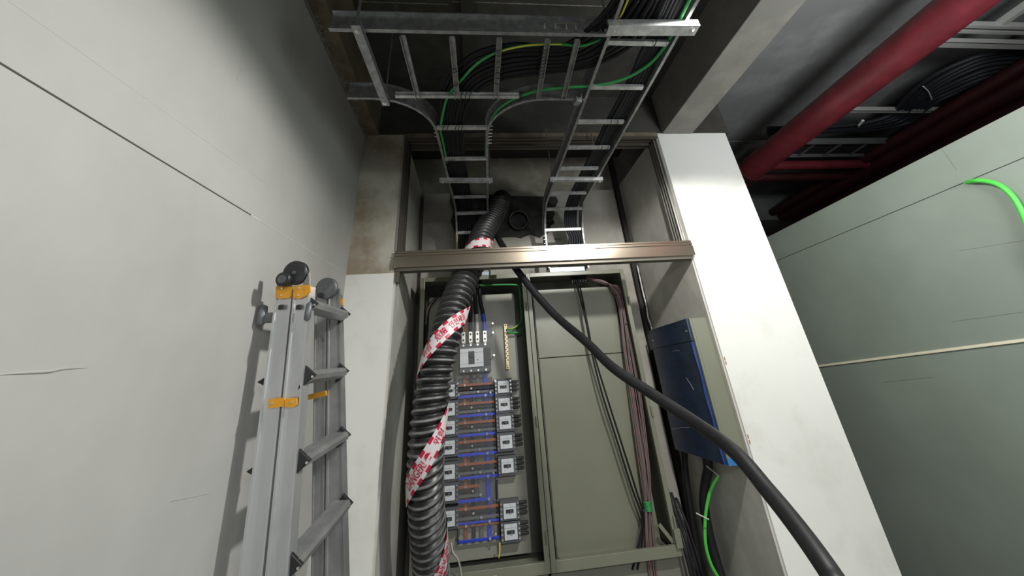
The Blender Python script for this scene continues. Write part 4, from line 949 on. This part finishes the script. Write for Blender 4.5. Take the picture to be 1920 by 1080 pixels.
# ------------------------------------------------------------------ GREEN ENCLOSURE on the right
ge = thing('switchgear_enclosure', 'large grey-green steel enclosure beyond the right-hand pier', 'enclosure', (2.85, 1.3, 0))
X = 2.40
MB().box((X + 0.004, -1.0, 0), (3.3, 3.3, 2.40)).build('carcass', 'enamel_void', ge)
MB().box((X - 0.001, -1.0, 2.2265), (3.3, 3.3, 2.425)).build('top_panel', 'green_enamel', ge, bevel=0.002)
MB().box((X - 0.001, -1.0, 0.02), (X + 0.003, 3.3, 2.2225)).build('side_panel', 'green_enamel', ge)
a, b = atX(1530, 687, X), atX(1990, 629, X); b = a + (b - a) * 2.0; m = MB(); m.beam(V((X - 0.006, a.y, a.z)), V((X - 0.006, b.y, b.z)), (0, 0, 1), 0.013, 0.010); m.build('cream_strip', 'cream', ge)
m = MB()
for (xa, ya, xb, yb, th) in ((1785, 603, 1925, 584, 0.002), (1800, 470, 1925, 450, 0.0015), (1655, 717, 1750, 707, 0.0015), (1768, 281, 1795, 319, 0.001)):
    a, b = atX(xa, ya, X), atX(xb, yb, X); m.beam(V((X - 0.0016, a.y, a.z)), V((X - 0.0016, b.y, b.z)), (0, 0, 1), th, 0.001)
m.build('scratch', 'enamel_inner', ge)
pts = [V((X + 0.01, atX(1808, 343, X).y, 2.224))] + [atX(x, y, X - 0.02) for x, y in ((1828, 339), (1850, 340), (1873, 347), (1893, 362), (1908, 382), (1922, 412), (1930, 440), (1934, 480))]
pts += [V((X - 0.018, pts[-1].y - 0.005, z)) for z in (1.7, 1.3, 0.8, 0.3, 0.01)]
cable('earth_cable', pts, 0.0105, 'green_bright', 'bright green earth cable looping out of the seam of the grey-green enclosure', 'earth cable', None, 12)

# ------------------------------------------------------------------ PIPES AND TRAYS UNDER THE RIGHT-HAND CEILING
def pipe(a, b, r, m_, label, cat='pipe', name='sprinkler_pipe', group=None): return tag(MB().cyl(a, b, r, 24).build(name, m_), label, cat, group)
px_ = 2.36
pm = MB().cyl((px_, -1.5, 2.98), (px_, 3.1, 2.98), 0.098, 28)
pr_ = pm.build('fire_pipe', 'red_pipe'); tag(pr_, 'large red fire main running diagonally under the ceiling beyond the piers', 'pipe')
m = MB(); m.cyl((px_, 2.52, 2.98), (px_, 2.58, 2.98), 0.108, 28); m.build('coupling', 'red_dark', pr_)
# elbow branch
cable('fire_pipe', [(1.95, 2.50, 3.22), (2.10, 2.50, 3.22), (2.19, 2.52, 3.21), (2.22, 2.60, 3.16), (2.24, 2.72, 3.05), (2.30, 2.76, 2.98)], 0.038, 'red_dark', 'small red elbow pipe joining the large red fire main at its far end', 'pipe', None, 16)
for i, (y1_, y2_, Z, r, m_, lb) in enumerate(((311, 309, 3.10, 0.042, 'red_pipe', 'red branch pipe level behind the large fire main, the brighter upper one'), (333, 331, 3.10, 0.040, 'red_dark', 'dull red branch pipe just behind the brighter branch pipe'))):
    a = atZ(1420, y1_, Z); b = atZ(1602, y2_, Z); pipe((a.x - 0.5, a.y, Z), (b.x + 0.3, a.y, Z), r, m_, lb)
# cable tray with leads behind
a = atZ(1470, 278, 3.16); b = atZ(1665, 278, 3.16)
ft = thing('cable_tray', 'dark cable tray crossing behind the large red fire main near the far wall', 'cable tray', ((a.x + b.x) / 2, a.y, 3.16))
for dy in (-0.10, 0.10): MB().box((a.x - 0.1, a.y + dy - 0.004, 3.13), (b.x + 0.4, a.y + dy + 0.004, 3.19)).build('side_rail', 'aluminium_dark', ft)
for k in range(7): MB().box((a.x - 0.05 + k * 0.25, a.y - 0.1, 3.135), (a.x - 0.03 + k * 0.25, a.y + 0.1, 3.145)).build('rung', 'aluminium_dark', ft)
for k in range(6): cable('tray_cable', [(a.x - 0.1, a.y - 0.07 + k * 0.027, 3.165), ((a.x + b.x) / 2, a.y - 0.07 + k * 0.027, 3.16), (b.x + 0.35, a.y - 0.07 + k * 0.027, 3.165)], 0.013, 'black_rubber', 'dark cable lying in the far tray behind the large red fire main', 'cable', 'cables in the far tray', 8, 3)
# long pipes running towards the far wall above the enclosure
for (x_, z_, r, m_, lb, ys) in ((3.62, 3.13, 0.045, 'red_dark', 'slender red pipe running above the enclosure, nearest of the bank', -0.5), (3.74, 3.08, 0.075, 'red_dark', 'thick dull red pipe in the middle of the bank over the enclosure', -0.5), (3.92, 3.02, 0.085, 'red_dark', 'thickest dark red pipe of the bank over the enclosure', -0.5), (4.10, 2.96, 0.06, 'black_rubber', 'black pipe at the back of the bank over the enclosure', -0.5)):
    pipe((x_, ys, z_), (x_, 3.8, z_), r, m_, lb, name='bank_pipe')
# grey strut channels and ladder tray top right
def strutbar(xa, y, xb, Z, hpx, label, y2=None):
    a = atZ(xa, y, Z); b = atZ(xb, y2 if y2 else y, Z); b.y = a.y
    m = MB(); m.box((a.x, a.y - hpx / 2, Z), (b.x + 1.0, a.y + hpx / 2, Z + 0.003)); m.box((a.x, a.y - hpx / 2, Z), (b.x + 1.0, a.y - hpx / 2 + 0.003, Z + 0.04)); m.box((a.x, a.y + hpx / 2 - 0.003, Z), (b.x + 1.0, a.y + hpx / 2, Z + 0.04))
    return tag(m.build('strut_channel', 'strut_white'), label, 'strut')
strutbar(1738, 84, 1925, 3.14, 0.042, 'pale strut channel beside the large red fire main, carrying the fanned black cables')
o = strutbar(1568, 210, 1690, 3.18, 0.028, 'short pale strut channel under the bend of the fanned cables')
o.data.transform(Matrix.Identity(4))
a = atZ(1785, 50, 3.16)
gt = thing('cable_tray', 'pale ladder tray in the top corner beyond the large red fire main', 'cable tray', (a.x + 0.3, a.y, 3.16))
for dy in (-0.010, 0.026): MB().box((a.x, a.y + dy - 0.009, 3.15), (a.x + 1.6, a.y + dy + 0.009, 3.19)).build('cross_member', 'strut_white', gt)
for dx in (0.0, 0.30, 0.62): MB().box((a.x + dx, -0.6, 3.16), (a.x + dx + 0.035, a.y, 3.20)).build('side_rail', 'strut_white', gt)
# fanned black cables
Lc = [(2050, 92), (1960, 90), (1905, 90), (1850, 97), (1800, 115), (1750, 140), (1712, 168), (1690, 190), (1665, 215), (1600, 232), (1500, 238), (1440, 240)]
Rc = [(2050, 160), (1960, 150), (1905, 146), (1860, 150), (1825, 162), (1790, 178), (1765, 188), (1735, 206), (1700, 232), (1610, 246), (1500, 250), (1440, 252)]
bundle('tray_cable', [atZ(x, y, 3.20) for x, y in Lc], [atZ(x, y, 3.20) for x, y in Rc], 8, 0.016, 'grey_black_cable', 'thick dark cable in the fan sweeping over the pale struts beyond the fire main', 'fanned cables beyond the fire main', 0.006)
tag(MB().tube(cr([atZ(1731, 162, 3.175), atZ(1741, 172, 3.172), atZ(1747, 186, 3.175)], 5), 0.004, 6).build('cable_tie', 'tie_white'), 'white tie across the fanned dark cables beyond the fire main', 'cable tie')
tag(MB().tube([atZ(1610, 235, 3.17), atZ(1618, 226, 3.17)], 0.010, 8).build('valve_tag', 'tie_white'), 'small pale tag on the lower cables near the short strut', 'tag')
p = atZ(1524, 250, 2.99); m = MB(); m.obox(p, (0.022, 0, 0), (0.01, 0.03, 0), (0, 0, 0.012)); m.cyl(p, (px_, p.y, 2.97), 0.008, 8); m.build('valve_handle', 'yellow', pr_)
